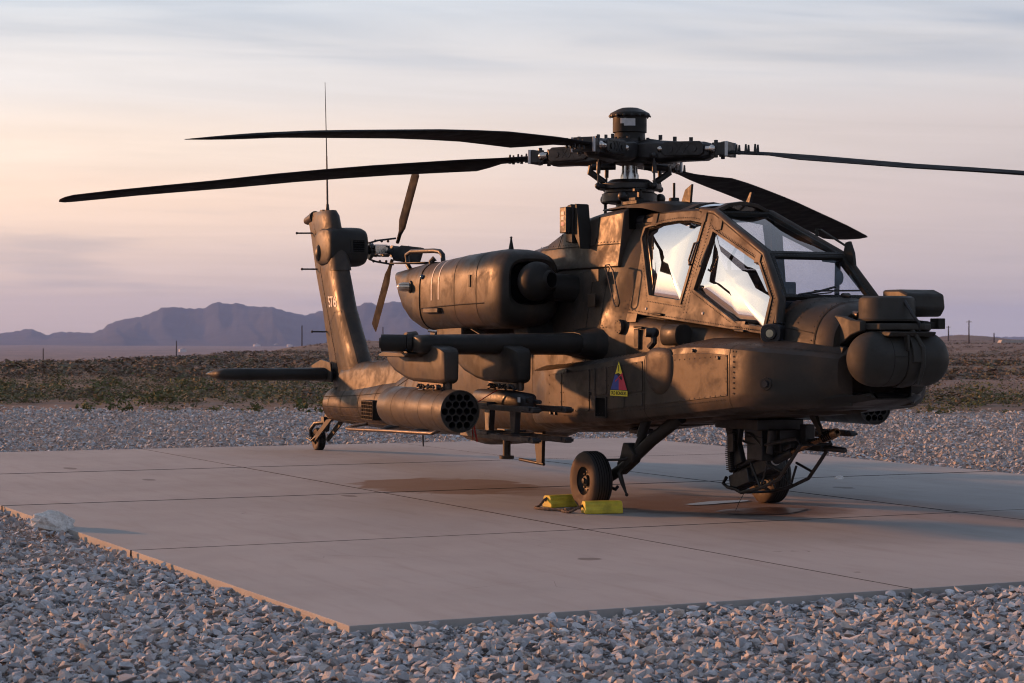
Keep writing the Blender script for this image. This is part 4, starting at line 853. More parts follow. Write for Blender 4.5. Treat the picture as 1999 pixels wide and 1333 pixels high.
# --- engines
NAC = [(-.05, .245, 2.01, 2.46), (-.03, .275, 1.95, 2.49), (-.06, .315, 1.88, 2.52), (-.13, .35, 1.815, 2.555), (-.25, .37, 1.78, 2.583), (-.4, .38, 1.765, 2.60), (-1.2, .38, 1.76, 2.575), (-2.0, .375, 1.745, 2.53), (-2.17, .375, 1.74, 2.52)]
EXH = [(-2.17, .385, 1.735, 2.525), (-2.35, .383, 1.74, 2.52), (-2.6, .37, 1.81, 2.50), (-2.8, .35, 1.92, 2.485), (-2.95, .325, 2.06, 2.47), (-3.05, .305, 2.19, 2.46), (-3.12, .29, 2.29, 2.45)]
for s_ in (-1, 1):
    e = empty('engine_nacelle'); e.parent = H; yc = -1.10; e.location = (-.22, .10*-s_, 0)
    q = MB(); q.loft([sring(x, yc, zl, zh, w, 3.3, 0, 44) for x, w, zl, zh in NAC], False, True); q = sided(q, s_); q.build('cowling', 'olive', e, smooth=45)
    q = MB(); inn = [(-.05, .245, 2.01, 2.46), (-.12, .235, 2.02, 2.45), (-.30, .22, 2.03, 2.43)]; q.loft([sring(x, yc, zl, zh, w, 2.5, 0, 44) for x, w, zl, zh in inn], False, True); sided(q, s_).build('intake', 'void', e, smooth=45)
    q = MB(); q.loft([sring(x, yc, zl, zh, w+.001, 3.3, 0, 44) for x, w, zl, zh in EXH], True, False); q.loft([sring(x, yc, zl+.02, zh-.02, w-.02, 3.3, 0, 44) for x, w, zl, zh in EXH[3:][::-1]], False, True); sided(q, s_).build('exhaust_shroud', 'olive', e, smooth=45)
    q = MB(); q.ball((.06, yc, 2.25), .205, 32, 20, (1, .97, 1)); gd = sided(q, s_).build('gearbox_dome', 'olive_dark', e, smooth=60)
    d = Vector((.90, .38, .03)).normalized(); c0 = Vector((.06, yc, 2.255)); q = MB(); q.lathe(c0, d, [(.15, .082), (.2075, .076), (.2085, .0)], 28); sided(q, s_).build('dome_opening', 'void', gd, smooth=40)
    q = MB(); q.lathe(c0, d, [(.165, .106), (.200, .098), (.212, .086), (.206, .078)], 28, False); sided(q, s_).build('dome_rim', 'olive_dark', gd, smooth=40)
    q = MB(); q.cyl((.08, yc+.15, 2.20), (.10, -.55, 2.16), .14, .15, 24); sided(q, s_).build('drive_fairing', 'olive_dark', e, smooth=60)
    q = MB(); q.prism([(-2.3, 1.62), (-1.4, 1.58), (-1.4, 1.80), (-2.3, 1.78)], lambda a, b, t_: Vector((a, t_, b)), -1.3, -.55); sided(q, s_).build('engine_pylon', 'olive', e, bevel=.02)
    q = MB(); q.prism([(-.5, 1.62), (-.2, 1.66), (-.3, 1.84), (-.7, 1.84)], lambda a, b, t_: Vector((a, t_, b)), -1.05, -.55); sided(q, s_).build('engine_mount', 'olive_dark', e, bevel=.02)
    if s_ > 0: continue
    for x in (-.62, -1.20, -2.165): q = MB(); z0 = lerp([(a, *b) for a, *b in NAC], x); q.loft([sring(x+d_, yc, z0[1]-.003, z0[2]+.003, z0[0]+.003, 3.3, 0, 44) for d_ in (-.007, .007)], False, False); q.build('seam', 'seam', e, smooth=45)
    def nsurf(x, f_):
        w, zl, zh = lerp([(a, *b) for a, *b in NAC], x); r_ = sring(x, yc, zl, zh, w+.003, 3.3, 0, 200); k = int(100+f_*100) % 200; return r_[k]
    q = MB(); q.tube([nsurf(x, .06) for x in (-.42, -1.0, -1.6, -2.16)], .006, 5); q.build('seam', 'seam', e)
    for x in (-1.63, -1.83):
        q = MB(); q.loft([[sring(x+d_, yc, lerp([(a, *b) for a, *b in NAC], x)[1], lerp([(a, *b) for a, *b in NAC], x)[2], lerp([(a, *b) for a, *b in NAC], x)[0]+.004, 3.3, 0, 120)[k] for k in range(36, 62)] for d_ in (-.012, .012)], closed=False); q.build('stripe', 'label', e, smooth=60)
    q = MB(); q.box((-1.78, -1.485, 1.965), (.42, .06, .06)); q.build('step_rail', 'olive', e, bevel=.012)
    q = MB(); q.box((-.78, -1.482, 2.27), (.05, .012, .13)); q.build('cowl_latch', 'olive_dark', e, bevel=.004)
    q = MB(); q.prism([(-3.16, -1.45), (-2.45, -1.30), (-2.42, -1.12), (-2.5, -.85), (-3.12, -.90)], lambda a, b, t_: Vector((a, b, t_+.02*(a+2.4)*-.6)), 2.515, 2.53); q.build('exhaust_flap', 'olive_dark', e, bevel=.004)
    q = MB(); q.lathe((-2.44, -1.46, 2.24), (-.15, -1, 0), [(0, .075), (.03, .07), (.035, .056)], 20); q.build('lamp_base', 'olive_dark', e); q = MB(); q.lathe((-2.45, -1.49, 2.24), (-.35, -1, 0), [(0, .052), (.07, .052), (.11, .045), (.135, .02), (.137, 0)], 20); q.build('position_lamp', 'lampglass', e, smooth=50)
    q = MB(); q.ball((-2.12, -1.47, 2.345), .028, 12, 8, (1.3, .8, 1)); q.build('formation_lamp', 'bluelens', e)
    q = MB(); q.tube([(-2.22, -1.30, 2.30), (-2.22, -1.31, 2.53), (-2.20, -1.28, 2.56)], .035, 10); q.build('drain_pipe', 'olive', e)
    q = MB(); q.lathe((-.60, -1.08, 2.58), (0, 0, 1), [(0, .035), (.12, .012), (.15, .01), (.155, .02), (.165, .0)], 10); q.build('cowl_antenna', 'olive_dark', e)
    q = MB(); q.bar((-1.05, -1.30, 1.76), (-.85, -1.28, 1.70), .10, .008); q.build('drain_plate', 'olive', e)
q = MB(); q.tube([(-8.35, .98, 2.985), (-7.0, .98, 2.99), (-6.6, .98, 2.98), (-6.52, .98, 2.93), (-6.5, .98, 2.78)], .045, 12); # tail-rotor view is filled by a pipe in front of it

# --- stub wings with pylons and stores
def wing_ring(y, le, te, zc, th_):
    c = le-te; pts = []
    for f_, g in ((0, 0), (.015, .55), (.06, .85), (.16, 1.), (.35, .95), (.6, .7), (.85, .35), (1, .06)): pts.append((le-c*f_, zc+th_/2*g))
    for f_, g in ((1, -.06), (.85, -.35), (.6, -.7), (.35, -.95), (.16, -1.), (.06, -.85), (.015, -.55)): pts.append((le-c*f_, zc+th_/2*g))
    return [Vector((x, y, z)) for x, z in pts]
for s_ in (-1, 1):
    wg = empty('stub_wing'); wg.parent = H
    q = MB(); q.loft([wing_ring(y, le, te, z, t_) for y, le, te, z, t_ in ((-.45, .64, -.75, 1.615, .24), (-.9, .62, -.72, 1.61, .225), (-1.6, .58, -.66, 1.605, .21), (-2.45, .55, -.58, 1.60, .195), (-2.54, .54, -.57, 1.60, .19), (-2.575, .50, -.52, 1.60, .15))]); sided(q, s_).build('wing_skin', 'olive_dark', wg, smooth=50)
    q = MB(); q.loft([wing_ring(y, le, te, 1.61, t_) for y, le, te, t_ in ((-.55, .78, -.85, .40), (-.66, .74, -.82, .33), (-.74, .69, -.78, .265), (-.86, .635, -.735, .235))]); sided(q, s_).build('wing_root_fairing', 'olive_dark', wg, smooth=60)
    q = MB(); q.cyl((.24, -2.55, 1.615), (.22, -2.60, 1.615), .10, .095, 24); q.cyl((.22, -2.60, 1.615), (.115, -2.825, 1.615), .082, .085, 24); q.cyl((.115, -2.825, 1.615), (.107, -2.843, 1.615), .06, .05, 20); sided(q, s_).build('wingtip_sensor', 'olive_dark', wg, smooth=40)
    q = MB(); q.cyl((.20, -2.50, 1.615), (.20, -2.598, 1.615), .118, .105, 24); sided(q, s_).build('sensor_collar', 'olive', wg, smooth=40)
    q = MB(); q.prism([(-.35, 1.475), (.30, 1.475), (.38, 1.51), (-.25, 1.53), (-.40, 1.50)], lambda a, b, t_: Vector((a, t_, b)), -2.66, -2.40); sided(q, s_).build('wingtip_plate', 'olive', wg, bevel=.008)
    q = MB(); q.tube([(.48, -2.40, 1.705), (.50, -2.40, 1.725), (.44, -2.46, 1.735)], .014); sided(q, s_).build('tie_down', 'steel', wg)
    for y, xf, nm in ((-2.38, .84, 'outboard'), (-1.62, .86, 'inboard')):
        e = empty('weapon_pylon'); e.parent = H; ys = y
        q = MB(); rings = []
        for x, zt, zb, w in ((xf, 1.47, 1.265, .055), (xf-.02, 1.53, 1.24, .075), (xf-.10, 1.565, 1.225, .092), (xf-.35, 1.60, 1.23, .10), (xf-.8, 1.60, 1.235, .10), (xf-1.0, 1.58, 1.26, .095), (xf-1.35, 1.55, 1.33, .07), (xf-1.62, 1.52, 1.42, .03)):
            rings.append([Vector((x, ys+yy, zz_)) for yy, zz_ in ((-w, zt), (-w, (zt+zb)/2), (-w*.96, zb+.03), (-w*.7, zb), (w*.7, zb), (w*.96, zb+.03), (w, (zt+zb)/2), (w, zt))])
        q.loft(rings); sided(q, s_).build('pylon_fairing', 'olive_dark' if nm == 'inboard' else 'olive', e, smooth=50, bevel=.01)
        q = MB(); q.box((xf-.42, ys, 1.205), (.62, .10, .09)); q.box((xf-.22, ys, 1.19), (.06, .17, .05)); q.box((xf-.66, ys, 1.19), (.06, .17, .05)); q.cyl((xf-.10, ys, 1.25), (xf-.10, ys, 1.15), .035, .03, 12); q.cyl((xf-.80, ys, 1.25), (xf-.80, ys, 1.17), .025, .02, 10)
        sided(q, s_).build('ejector_rack', 'brown_metal', e, bevel=.006)
        q = MB()
        for k in range(16): q.cyl((xf-.72+k*.042, ys-.05-.02*(k % 3), 1.17+.05*((k*7) % 5)/5), (xf-.70+k*.042, ys-.07-.02*(k % 2), 1.16+.05*((k*3) % 5)/5), .014, .010, 6)
        sided(q, s_).build('rack_fittings', 'black', e)
    # rocket pod on the outboard pylon
    pod = empty('rocket_pod'); pod.parent = H; py_, pz_ = -2.38, .968
    q = MB(); q.lathe((-.66, py_, pz_), (1, 0, 0), [(0, .0), (0, .185), (.02, .198), (.05, .203), (1.66, .203), (1.69, .203), (1.69, .196), (1.675, .196)], 48, False); sided(q, s_).build('pod_shell', 'pod', pod, smooth=35)
    rows = (3, 4, 5, 4, 3); tubes = []
    for i, n in enumerate(rows):
        for k in range(n): tubes.append(((k-(n-1)/2)*.0755, (2-i)*.0655))
    # face plate with 19 openings
    bm = bmesh.new(); es = []
    def loop(c, r_, n): 
        vv = [bm.verts.new((0, c[0]+r_*math.cos(2*PI*k/n), c[1]+r_*math.sin(2*PI*k/n))) for k in range(n)]; return [bm.edges.new((vv[i], vv[(i+1) % n])) for i in range(n)]
    es += loop((0, 0), .197, 48)
    for c in tubes: es += loop(c, .0325, 16)
    bmesh.ops.triangle_fill(bm, use_beauty=True, use_dissolve=False, edges=es); bmesh.ops.recalc_face_normals(bm, faces=bm.faces)
    me = bpy.data.meshes.new('face_plate'); bm.to_mesh(me); bm.free(); me.materials.append(M['olive_dark']); o = bpy.data.objects.new('face_plate', me); COL.objects.link(o); o.parent = pod; o.location = (1.015, py_*(-s_), pz_)
    q = MB(); n = 16
    rings = [[Vector((x, .0325*math.cos(2*PI*k/n), .0325*math.sin(2*PI*k/n))) for k in range(n)] for x in (0, -.45)]; q.loft(rings, False, True)
    proto = q.build('launch_tube', 'black', pod, smooth=40)
    for i, c in enumerate(tubes):
        o = proto if i == 0 else proto.copy()
        if i: COL.objects.link(o)
        o.location = (1.0155, py_*(-s_)+c[0], pz_+c[1])
    if s_ < 0:
        q = MB()
        for x in (-.25, .1, .45, .8): q.lathe((x, py_, pz_), (1, 0, 0), [(0, .2025), (.002, .2045), (.010, .2045), (.012, .2025)], 48, False)
        q.build('band', 'pod', pod, smooth=40); q = MB(); q.box((.30, py_-.075, pz_+.192), (.13, .012, .004), Matrix.Rotation(.5, 3, 'Z') @ Matrix.Rotation(.35, 3, 'X')); q.build('scratch_mark', 'label', pod, smooth=0)
    # missile launcher on the inboard pylon
    ln = empty('missile_launcher'); ln.parent = H; ly = -1.62
    for dy in (-.17, .17):
        for z in (.985, .70):
            q = MB(); q.box((.62, ly+dy, z), (1.70, .075, .055)); q.box((1.30, ly+dy, z+.01), (.20, .10, .04)); q.box((1.47, ly+dy, z), (.05, .09, .03)); q.box((.2, ly+dy, z+.03), (.5, .09, .04)); sided(q, s_).build('launch_rail', 'black', ln, bevel=.006)
    q = MB(); q.loft([sring(x, ly, zl, zh, w, 3., 0, 20) for x, zl, zh, w in ((.98, 1.0, 1.10, .05), (.92, .98, 1.13, .10), (.5, .97, 1.15, .13), (-.1, .97, 1.15, .13), (-.2, .99, 1.12, .08))]); sided(q, s_).build('launcher_body', 'black', ln, smooth=50)
    q = MB(); q.cyl((.90, ly-.02, 1.07), (1.04, ly-.02, 1.07), .035, .03, 10); q.cyl((1.0, ly+.04, 1.05), (1.12, ly+.04, 1.05), .025, .02, 10); sided(q, s_).build('launcher_plug', 'black', ln)
    for x in (.02, .62): q = MB(); q.prism([(x-.05, .98), (x+.10, .98), (x+.07, .72), (x-.02, .72)], lambda a, b, t_: Vector((a, t_, b)), ly-.03, ly+.03); q.box((x+.03, ly, .99), (.10, .38, .04)); q.box((x+.03, ly, .715), (.10, .38, .04)); sided(q, s_).build('launcher_frame', 'black', ln, bevel=.006)
    q = MB(); q.box((.35, ly-.10, 1.07), (.55, .03, .07)); sided(q, s_).build('launcher_panel', 'brown_metal', ln, bevel=.01)
    if s_ < 0:
        q = MB(); q.box((.95, ly-.105, 1.07), (.05, .006, .05)); q.build('data_label', 'label', ln, smooth=0)
        st_ = MB(); st_.bar((.36, -1.90, 1.03), (.62, -1.80, 1.16), .022, .003); st_.build('safety_streamer', 'red', ln, smooth=0)
        st_ = MB(); st_.bar((.28, -1.93, 1.0), (.29, -1.93, .86), .025, .003); st_.bar((.29, -1.93, .86), (.30, -1.92, .66), .022, .003); st_.bar((.32, -1.92, .80), (.38, -1.91, .64), .02, .003); st_.build('safety_streamer', 'red', ln, smooth=0)
        st_ = MB(); st_.tube([(.50, -1.85, 1.10), (.28, -1.93, 1.0)], .004, 5); st_.build('lanyard', 'label', ln)

# --- tail
FIN = [(.95, -7.35, -8.80, .15), (1.36, -7.62, -8.98, .15), (2.08, -8.20, -9.28, .145), (2.63, -8.47, -9.58, .135), (3.15, -8.72, -9.80, .12), (3.42, -8.84, -9.95, .11), (3.50, -8.92, -9.93, .08)]
def fin_ring(z, le, te, w):
    c = le-te; up_ = [(0, 0), (.02, .42), (.07, .75), (.16, .98), (.3, 1.), (.5, .84), (.72, .60), (.86, .44), (1., .30)]
    return [Vector((le-c*f_, -w*g, z)) for f_, g in up_]+[Vector((le-c*f_, w*g, z)) for f_, g in reversed(up_[1:])]
zs = [.95, 1.15, 1.36, 1.7, 2.08, 2.35, 2.63, 2.9, 3.15, 3.3, 3.42, 3.48, 3.50]
q = MB(); q.loft([fin_ring(z, *lerp(FIN, z)) for z in zs]); fin = q.build('tail_fin', 'olive', H, smooth=50)
def fin_surf(z, f_, out=.003):
    le, te, w = lerp(FIN, z); g = np.interp(f_, [0, .02, .07, .16, .3, .5, .72, .86, 1], [0, .42, .75, .98, 1, .84, .6, .44, .3]); return Vector((le-(le-te)*f_, -w*g-out, z))
for f_ in (.72,): rivets(RV, [(fin_surf(z, f_), (0, -1, 0)) for z in (1.1, 1.6, 2.1, 2.6, 3.1, 3.4)], .07, .007); q = MB(); q.tube([fin_surf(z, f_-.015, .0) for z in (1.0, 1.5, 2.08, 2.6, 3.1, 3.45)], .005, 5); q.build('seam', 'seam', fin)
# lower patch plate, upper shroud
zt_ = lambda f_: 2.05-.45*max(0, f_-.28)
q = MB(); fl_ = np.linspace(.06, .68, 14); q.loft([[fin_surf(1.25+(zt_(f_)-1.25)*k/8, f_, .005) for f_ in fl_] for k in range(9)], closed=False); q.build('fin_plate', 'olive_dark', fin, smooth=60)
rivets(RV, [(fin_surf(zt_(f_)-.03, f_, .007), (0, -1, 0)) for f_ in fl_], .06, .007); rivets(RV, [(fin_surf(z, .66, .007), (0, -1, 0)) for z in (1.3, 1.5, 1.7, 1.84)], .06, .007)
q = MB(); q.loft([fin_ring(z, le+.012, te+.3, w+.012) for z, le, te, w in [(z, *lerp(FIN, z)) for z in (2.62, 2.75, 3.0, 3.2, 3.24)]]); q.build('gearbox_shroud', 'olive', fin, smooth=50)
q = MB(); q.loft([[Vector((x, y, z)) for x, z in [(-8.98+.40*math.copysign(abs(math.cos(a))**.62, math.cos(a))*g, 2.965+.285*math.copysign(abs(math.sin(a))**.62, math.sin(a))*g) for a in np.linspace(0, 2*PI, 36, endpoint=False)]] for y, g in ((-.165, .70), (-.15, .86), (-.10, .96), (.25, 1.), (.36, .98), (.41, .90), (.43, .75))]); gbx = q.build('tail_gearbox_fairing', 'olive_dark', H, smooth=40)
q = MB(); q.ball((-9.12, -.15, 2.88), .09, 14, 10, (1, .7, 1.4)); q.build('gearbox_bulge', 'olive_dark', gbx)
q = MB(); q.box((-8.585, .24, 2.97), (.02, .22, .20)); q.build('gearbox_grille_frame', 'olive_dark', gbx, bevel=.006); q = MB(); q.box((-8.575, .25, 2.97), (.012, .17, .16)); q.build('grille_opening', 'void', gbx, smooth=0)
for k in range(5): q = MB(); q.box((-8.568, .25, 2.905+k*.033), (.01, .17, .004)); q.build('grille_bar', 'black', gbx, smooth=0)
q = MB(); q.lathe((-9.72, 0, 3.44), (-1, 0, -.12), [(0, .09), (.14, .075), (.34, .062), (.36, .05)], 20); q.build('tail_lamp', 'olive', fin, smooth=40); q = MB(); q.lathe((-10.08, 0, 3.40), (-1, 0, -.12), [(0, .055), (.03, .05), (.04, .02)], 16); q.build('lamp_cap', 'black', fin)
for z in (3.20, 2.66, 1.74): le, te, w = lerp(FIN, z); q = MB(); q.tube([(te+.10, -.04, z), (te+.02, -.17, z), (te-.02, -.24, z)], .012, 8); q.ball((te-.02, -.245, z), .020, 8, 6); q.build('step_peg', 'black', fin)
q = MB(); q.cyl((-9.20, 0, 3.48), (-9.20, 0, 3.60), .035, .02, 10); q.cyl((-9.20, 0, 3.58), (-9.24, 0, 4.30), .016, .011, 8); q.cyl((-9.24, 0, 4.30), (-9.32, 0, 5.39), .009, .004, 6); q.build('whip_antenna', 'black', H)
q = MB(); q.box((-9.35, 0, 3.51), (.12, .09, .03)); q.build('fin_cap', 'olive', fin, bevel=.008)
num = text_obj('lettering', '576', .215, 'white', fin, (-8.62, -.3, 2.16), (.98, 0, .0), (-.30, 0, 1), .004, 1.3)
bm = bmesh.new(); bm.from_mesh(num.data); bmesh.ops.triangulate(bm, faces=bm.faces); bmesh.ops.subdivide_edges(bm, edges=bm.edges, cuts=3, use_grid_fill=True); bm.to_mesh(num.data); bm.free()
from mathutils.bvhtree import BVHTree
bv = BVHTree.FromPolygons([v_.co for v_ in fin.data.vertices], [tuple(p.vertices) for p in fin.data.polygons])
for v_ in num.data.vertices:
    hit = bv.ray_cast(Vector((v_.co.x, -2, v_.co.z)), Vector((0, 1, 0)))
    if hit[0] is not None: v_.co.y = hit[0].y-.006+(v_.co.y+.3)
q = MB(); q.loft([[Vector((x, y, z)) for x, z in [(lx, zc_+.085), (lx-.05+.05, zc_), (lx, zc_-.085)]] for y, lx, zc_ in ((0, 0, 0), (0, 0, 0))]) if False else None
# horizontal tail
def stab_ring(y, le, te, th_): return [p for p in wing_ring(y, le, te, 1.13, th_)]
q = MB(); q.loft([stab_ring(y, le, te, t_) for y, le, te, t_ in ((-1.74, -9.15, -9.45, .03), (-1.70, -8.98, -9.62, .12), (-1.62, -8.90, -9.72, .165), (-1.5, -8.86, -9.75, .175), (0, -8.68, -9.80, .19), (1.5, -8.86, -9.75, .175), (1.62, -8.90, -9.72, .165), (1.70, -8.98, -9.62, .12), (1.74, -9.15, -9.45, .03))]); st_ = q.build('horizontal_tail', 'olive_dark', H, smooth=50)
q = MB(); q.prism([(-8.55, 1.02), (-8.60, 1.30), (-9.0, 1.34), (-9.4, 1.25), (-9.4, 1.02)], lambda a, b, t_: Vector((a, t_, b)), -.17, -.145); q.prism([(-8.55, 1.02), (-8.60, 1.30), (-9.0, 1.34), (-9.4, 1.25), (-9.4, 1.02)], lambda a, b, t_: Vector((a, t_, b)), .145, .17); q.build('tail_hinge_plate', 'olive', H, bevel=.006)
# tail rotor: two pairs of blades on the left side
tr = empty('tail_rotor'); tr.parent = H; tx, tz = -9.06, 2.925
def tr_blade(y, ang, pitch, name='tail_rotor_blade'):
    q = MB(); rings = []; dx, dz = math.cos(ang), math.sin(ang); d = Vector((dx, 0, dz)); t_ = Vector((-dz, 0, dx)); yv_ = Vector((0, 1, 0))
    for r_, c, th_, pt_ in ((.16, .07, .05, pitch), (.32, .09, .05, pitch), (.48, .25, .034, pitch), (1.25, .25, .024, pitch*.7), (1.385, .24, .018, pitch*.65), (1.40, .20, .01, pitch*.65)):
        ch = t_*math.cos(pt_)+yv_*math.sin(pt_); nn = -t_*math.sin(pt_)+yv_*math.cos(pt_); ring = []
        for f_, g in ((-.5, 0), (-.42, .8), (-.2, 1), (.15, .7), (.5, .06), (.15, -.7), (-.2, -1), (-.42, -.8)): ring.append(Vector((tx, y, tz))+d*r_+ch*(f_*c)+nn*(g*th_/2))
        rings.append(ring)
    q.loft(rings); return q.build(name, 'blade', tr, smooth=50)
A1 = math.atan2(4.02-2.91, -8.26+9.08); A2 = R(-5)
for a in (A1, A1+PI): tr_blade(1.0, a, -.06)
for a in (A2, A2+PI): tr_blade(.85, a, .45)
q = MB(); q.cyl((tx, .40, tz), (tx, .52, tz), .10, .085, 20); q.cyl((tx, .50, tz), (tx, 1.16, tz), .05, .045, 16); q.cyl((tx, .58, tz), (tx, .63, tz), .12, .12, 20); q.cyl((tx, .80, tz), (tx, .90, tz), .085, .085, 16); q.cyl((tx, .95, tz), (tx, 1.06, tz), .09, .08, 16); q.build('tail_rotor_hub', 'hub', tr, smooth=40)
for a in (A1, A1+PI, A2, A2+PI):
    q = MB(); c_, s__ = math.cos(a), math.sin(a); y1 = 1.0 if a in (A1, A1+PI) else .85
    q.tube([(tx+.11*c_-.05*s__, .60, tz+.11*s__+.05*c_), (tx+.14*c_-.07*s__, .72, tz+.14*s__+.07*c_), (tx+.18*c_-.08*s__, y1, tz+.18*s__+.08*c_)], .014, 8)
    for f_ in (.2, .45, .7): q.ball((tx+.14*c_-.06*s__, .60+(y1-.6)*f_, tz+.14*s__+.06*c_), .022, 8, 6)
    q.build('tail_pitch_link', 'black', tr)
q = MB(); q.box((tx+.1, .72, tz+.02), (.16, .20, .14)); q.ball((tx+.02, .62, tz+.06), .06, 10, 8); q.build('tail_rotor_fork', 'steel', tr, bevel=.02)
q = MB(); q.tube([(tx, 1.06, tz), (tx+.10, 1.14, tz+.03), (tx+.16, 1.16, tz+.07)], .016, 8); q.build('tail_rotor_lug', 'black', tr)
# vent pipe seen over the exhaust
q = MB(); q.tube([(-3.25, -1.10, 2.40), (-3.42, -1.10, 2.52), (-3.45, -1.10, 2.64), (-3.30, -1.10, 2.672), (-2.62, -1.10, 2.655), (-2.46, -1.10, 2.64), (-2.38, -1.10, 2.60), (-2.36, -1.10, 2.50)], .028, 10); q.build('vent_pipe', 'black', H, smooth=60)
# tail wheel
tw = empty('tail_landing_gear'); tw.parent = H
def wheel(parent, c, r_, w, s_, ry):
    o_ = Vector(c); q = MB(); hw_ = w/2; prof = [(-hw_*.45, ry), (-hw_*.80, ry*1.02), (-hw_*.98, ry+(r_-ry)*.35), (-hw_, ry+(r_-ry)*.55), (-hw_*.93, r_*.90), (-hw_*.78, r_*.962), (-hw_*.55, r_*.99), (0, r_), (hw_*.55, r_*.99), (hw_*.78, r_*.962), (hw_*.93, r_*.90), (hw_, ry+(r_-ry)*.55), (hw_*.98, ry+(r_-ry)*.35), (hw_*.80, ry*1.02), (hw_*.45, ry)]
    q.lathe(o_, (0, 1, 0), prof, 56, False)
    q.v = [(x, y+(0 if z > o_.z-r_+.03 else (y-o_.y)*.10), max(z, .004)) for x, y, z in q.v]
    ty = q.build('tyre', 'rubber', parent, smooth=50); ty.data.materials.append(M['tyre_side'])
    for p in ty.data.polygons:
        if abs(p.normal.y) > .62: p.material_index = 1
    q = MB()
    for y in np.linspace(-hw_*.5, hw_*.5, 5): q.lathe(o_+Vector((0, y-.004, 0)), (0, 1, 0), [(0, r_*.985), (.001, r_*1.0012), (.007, r_*1.0012), (.008, r_*.985)], 56, False)
    q.v = [(x, y, max(z, .003)) for x, y, z in q.v]; q.build('tread_groove', 'void', parent)
    q = MB(); q.lathe(o_, (0, s_, 0), [(-hw_*.5, ry*.98), (hw_*.55, ry*1.0), (hw_*.62, ry*1.03), (hw_*.66, ry*.98), (hw_*.45, ry*.86), (hw_*.30, ry*.60), (hw_*.34, ry*.42), (hw_*.62, ry*.36), (hw_*.68, ry*.22), (hw_*.85, ry*.18), (hw_*.88, 0)], 36); rm = q.build('rim', 'olive_dark', parent, smooth=35)
    q = MB()
    for k in range(8): a = 2*PI*k/8; q.cyl(o_+Vector((math.cos(a)*ry*.66, s_*hw_*.30, math.sin(a)*ry*.66)), o_+Vector((math.cos(a)*ry*.66, s_*hw_*.44, math.sin(a)*ry*.66)), ry*.07, n=8)
    q.build('wheel_bolts', 'brown_metal', parent)
wheel(tw, (-9.49, -.02, .160), .165, .125, -1, .075)
for y in (-.115, .095): q = MB(); q.prism([(-8.66, .50), (-8.92, .47), (-9.46, .20), (-9.52, .15), (-9.46, .12), (-9.38, .14)], lambda a, b, t_: Vector((a, t_, b)), y, y+.02); q.build('tail_fork', 'olive', tw, bevel=.005)
q = MB(); q.cyl((-8.78, 0, .55), (-9.18, 0, .45), .06, .05); q.cyl((-9.15, 0, .52), (-9.25, 0, .30), .055, .05); q.tube([(-9.2, 0, .42), (-9.42, -.10, .40), (-9.62, -.10, .30), (-9.60, -.10, .18), (-9.49, -.12, .16)], .028); q.tube([(-9.2, -.05, .30), (-9.48, -.14, .14), (-9.66, -.14, .17)], .016); q.box((-9.02, -.02, .56), (.10, .12, .10)); q.box((-9.12, -.03, .47), (.12, .14, .07)); q.build('tail_strut', 'black', tw)

# --- main landing gear
for s_ in (-1, 1):
    lg = empty('main_landing_gear'); lg.parent = H
    wheel(lg, (1.11, s_*1.02, .280), .288, .215, s_, .135)
    q = MB(); q.tube([(2.12, -.60, .93), (1.75, -.70, .70), (1.34, -.80, .40)], [.062, .060, .055], 16); q.cyl((1.36, -.79, .42), (1.11, -.86, .28), .055, .050, 14); q.cyl((1.11, -.80, .28), (1.11, -.99, .28), .040, .040, 14); sided(q, s_).build('trailing_arm', 'olive_dark', lg, smooth=50)
    q = MB(); q.cyl((1.66, -.70, .93), (1.60, -.735, .72), .055, .050, 16); q.cyl((1.60, -.735, .72), (1.54, -.765, .58), .034, .034, 14); sided(q, s_).build('shock_strut', 'olive_dark', lg, smooth=40)
    q = MB(); q.prism([(1.40, .66), (1.50, .66), (1.62, .56), (1.58, .48), (1.30, .34), (1.28, .46), (1.34, .52)], lambda a, b, t_: Vector((a, t_, b)), -.83, -.73); sided(q, s_).build('strut_bracket', 'olive_dark', lg, bevel=.012)
    q = MB(); q.tube([(1.14, -1.00, .49), (1.22, -.97, .485), (1.45, -.85, .50), (1.62, -.76, .56), (1.95, -.64, .83)], .012); sided(q, s_).build('brake_line', 'black', lg)
    q = MB(); q.tube([(1.40, -.82, .42), (1.36, -.84, .36), (1.42, -.84, .27), (1.50, -.84, .17)], [.02, .028, .022, .010]); q.ball((1.505, -.84, .165), .018, 8, 6); sided(q, s_).build('step_peg', 'olive_dark', lg)
    q = MB(); q.tube([(1.20, -.86, .22), (1.28, -.84, .20), (1.32, -.84, .23)], .016); sided(q, s_).build('tie_down_ring', 'black', lg)

# --- belly fittings
q = MB(); q.loft([sring(x, 0, zl, .78, w, 3.5, 0, 28) for x, zl, w in ((-3.75, .50, .30), (-3.55, .43, .36), (-3.1, .40, .38), (-2.3, .47, .40), (-1.9, .55, .40), (-1.75, .62, .36))]); q.build('belly_fairing', 'olive', H, smooth=40)
q = MB(); q.cyl((-2.37, -.30, .50), (-2.37, -.30, .31), .045, .045, 16); q.cyl((-2.37, -.30, .315), (-2.37, -.30, .28), .085, .085, 20); q.build('belly_antenna', 'olive', H, smooth=30)
q = MB(); q.prism([(-1.62, .68), (-1.38, .68), (-1.40, .28), (-1.53, .28)], lambda a, b, t_: Vector((a, t_, b)), -.33, -.29); q.cyl((-2.0, -.31, .295), (-1.38, -.31, .275), .018, .018, 10); q.build('blade_aerial', 'olive', H, bevel=.003)
q = MB(); q.tube([(-6.80, -.30, .50), (-6.95, -.42, .47), (-7.07, -.50, .43), (-7.0, -.50, .425), (-5.7, -.50, .46), (-4.1, -.50, .495), (-4.04, -.49, .51), (-4.0, -.44, .54)], .024, 10); q.build('aerial_tube', 'brown_metal', H)
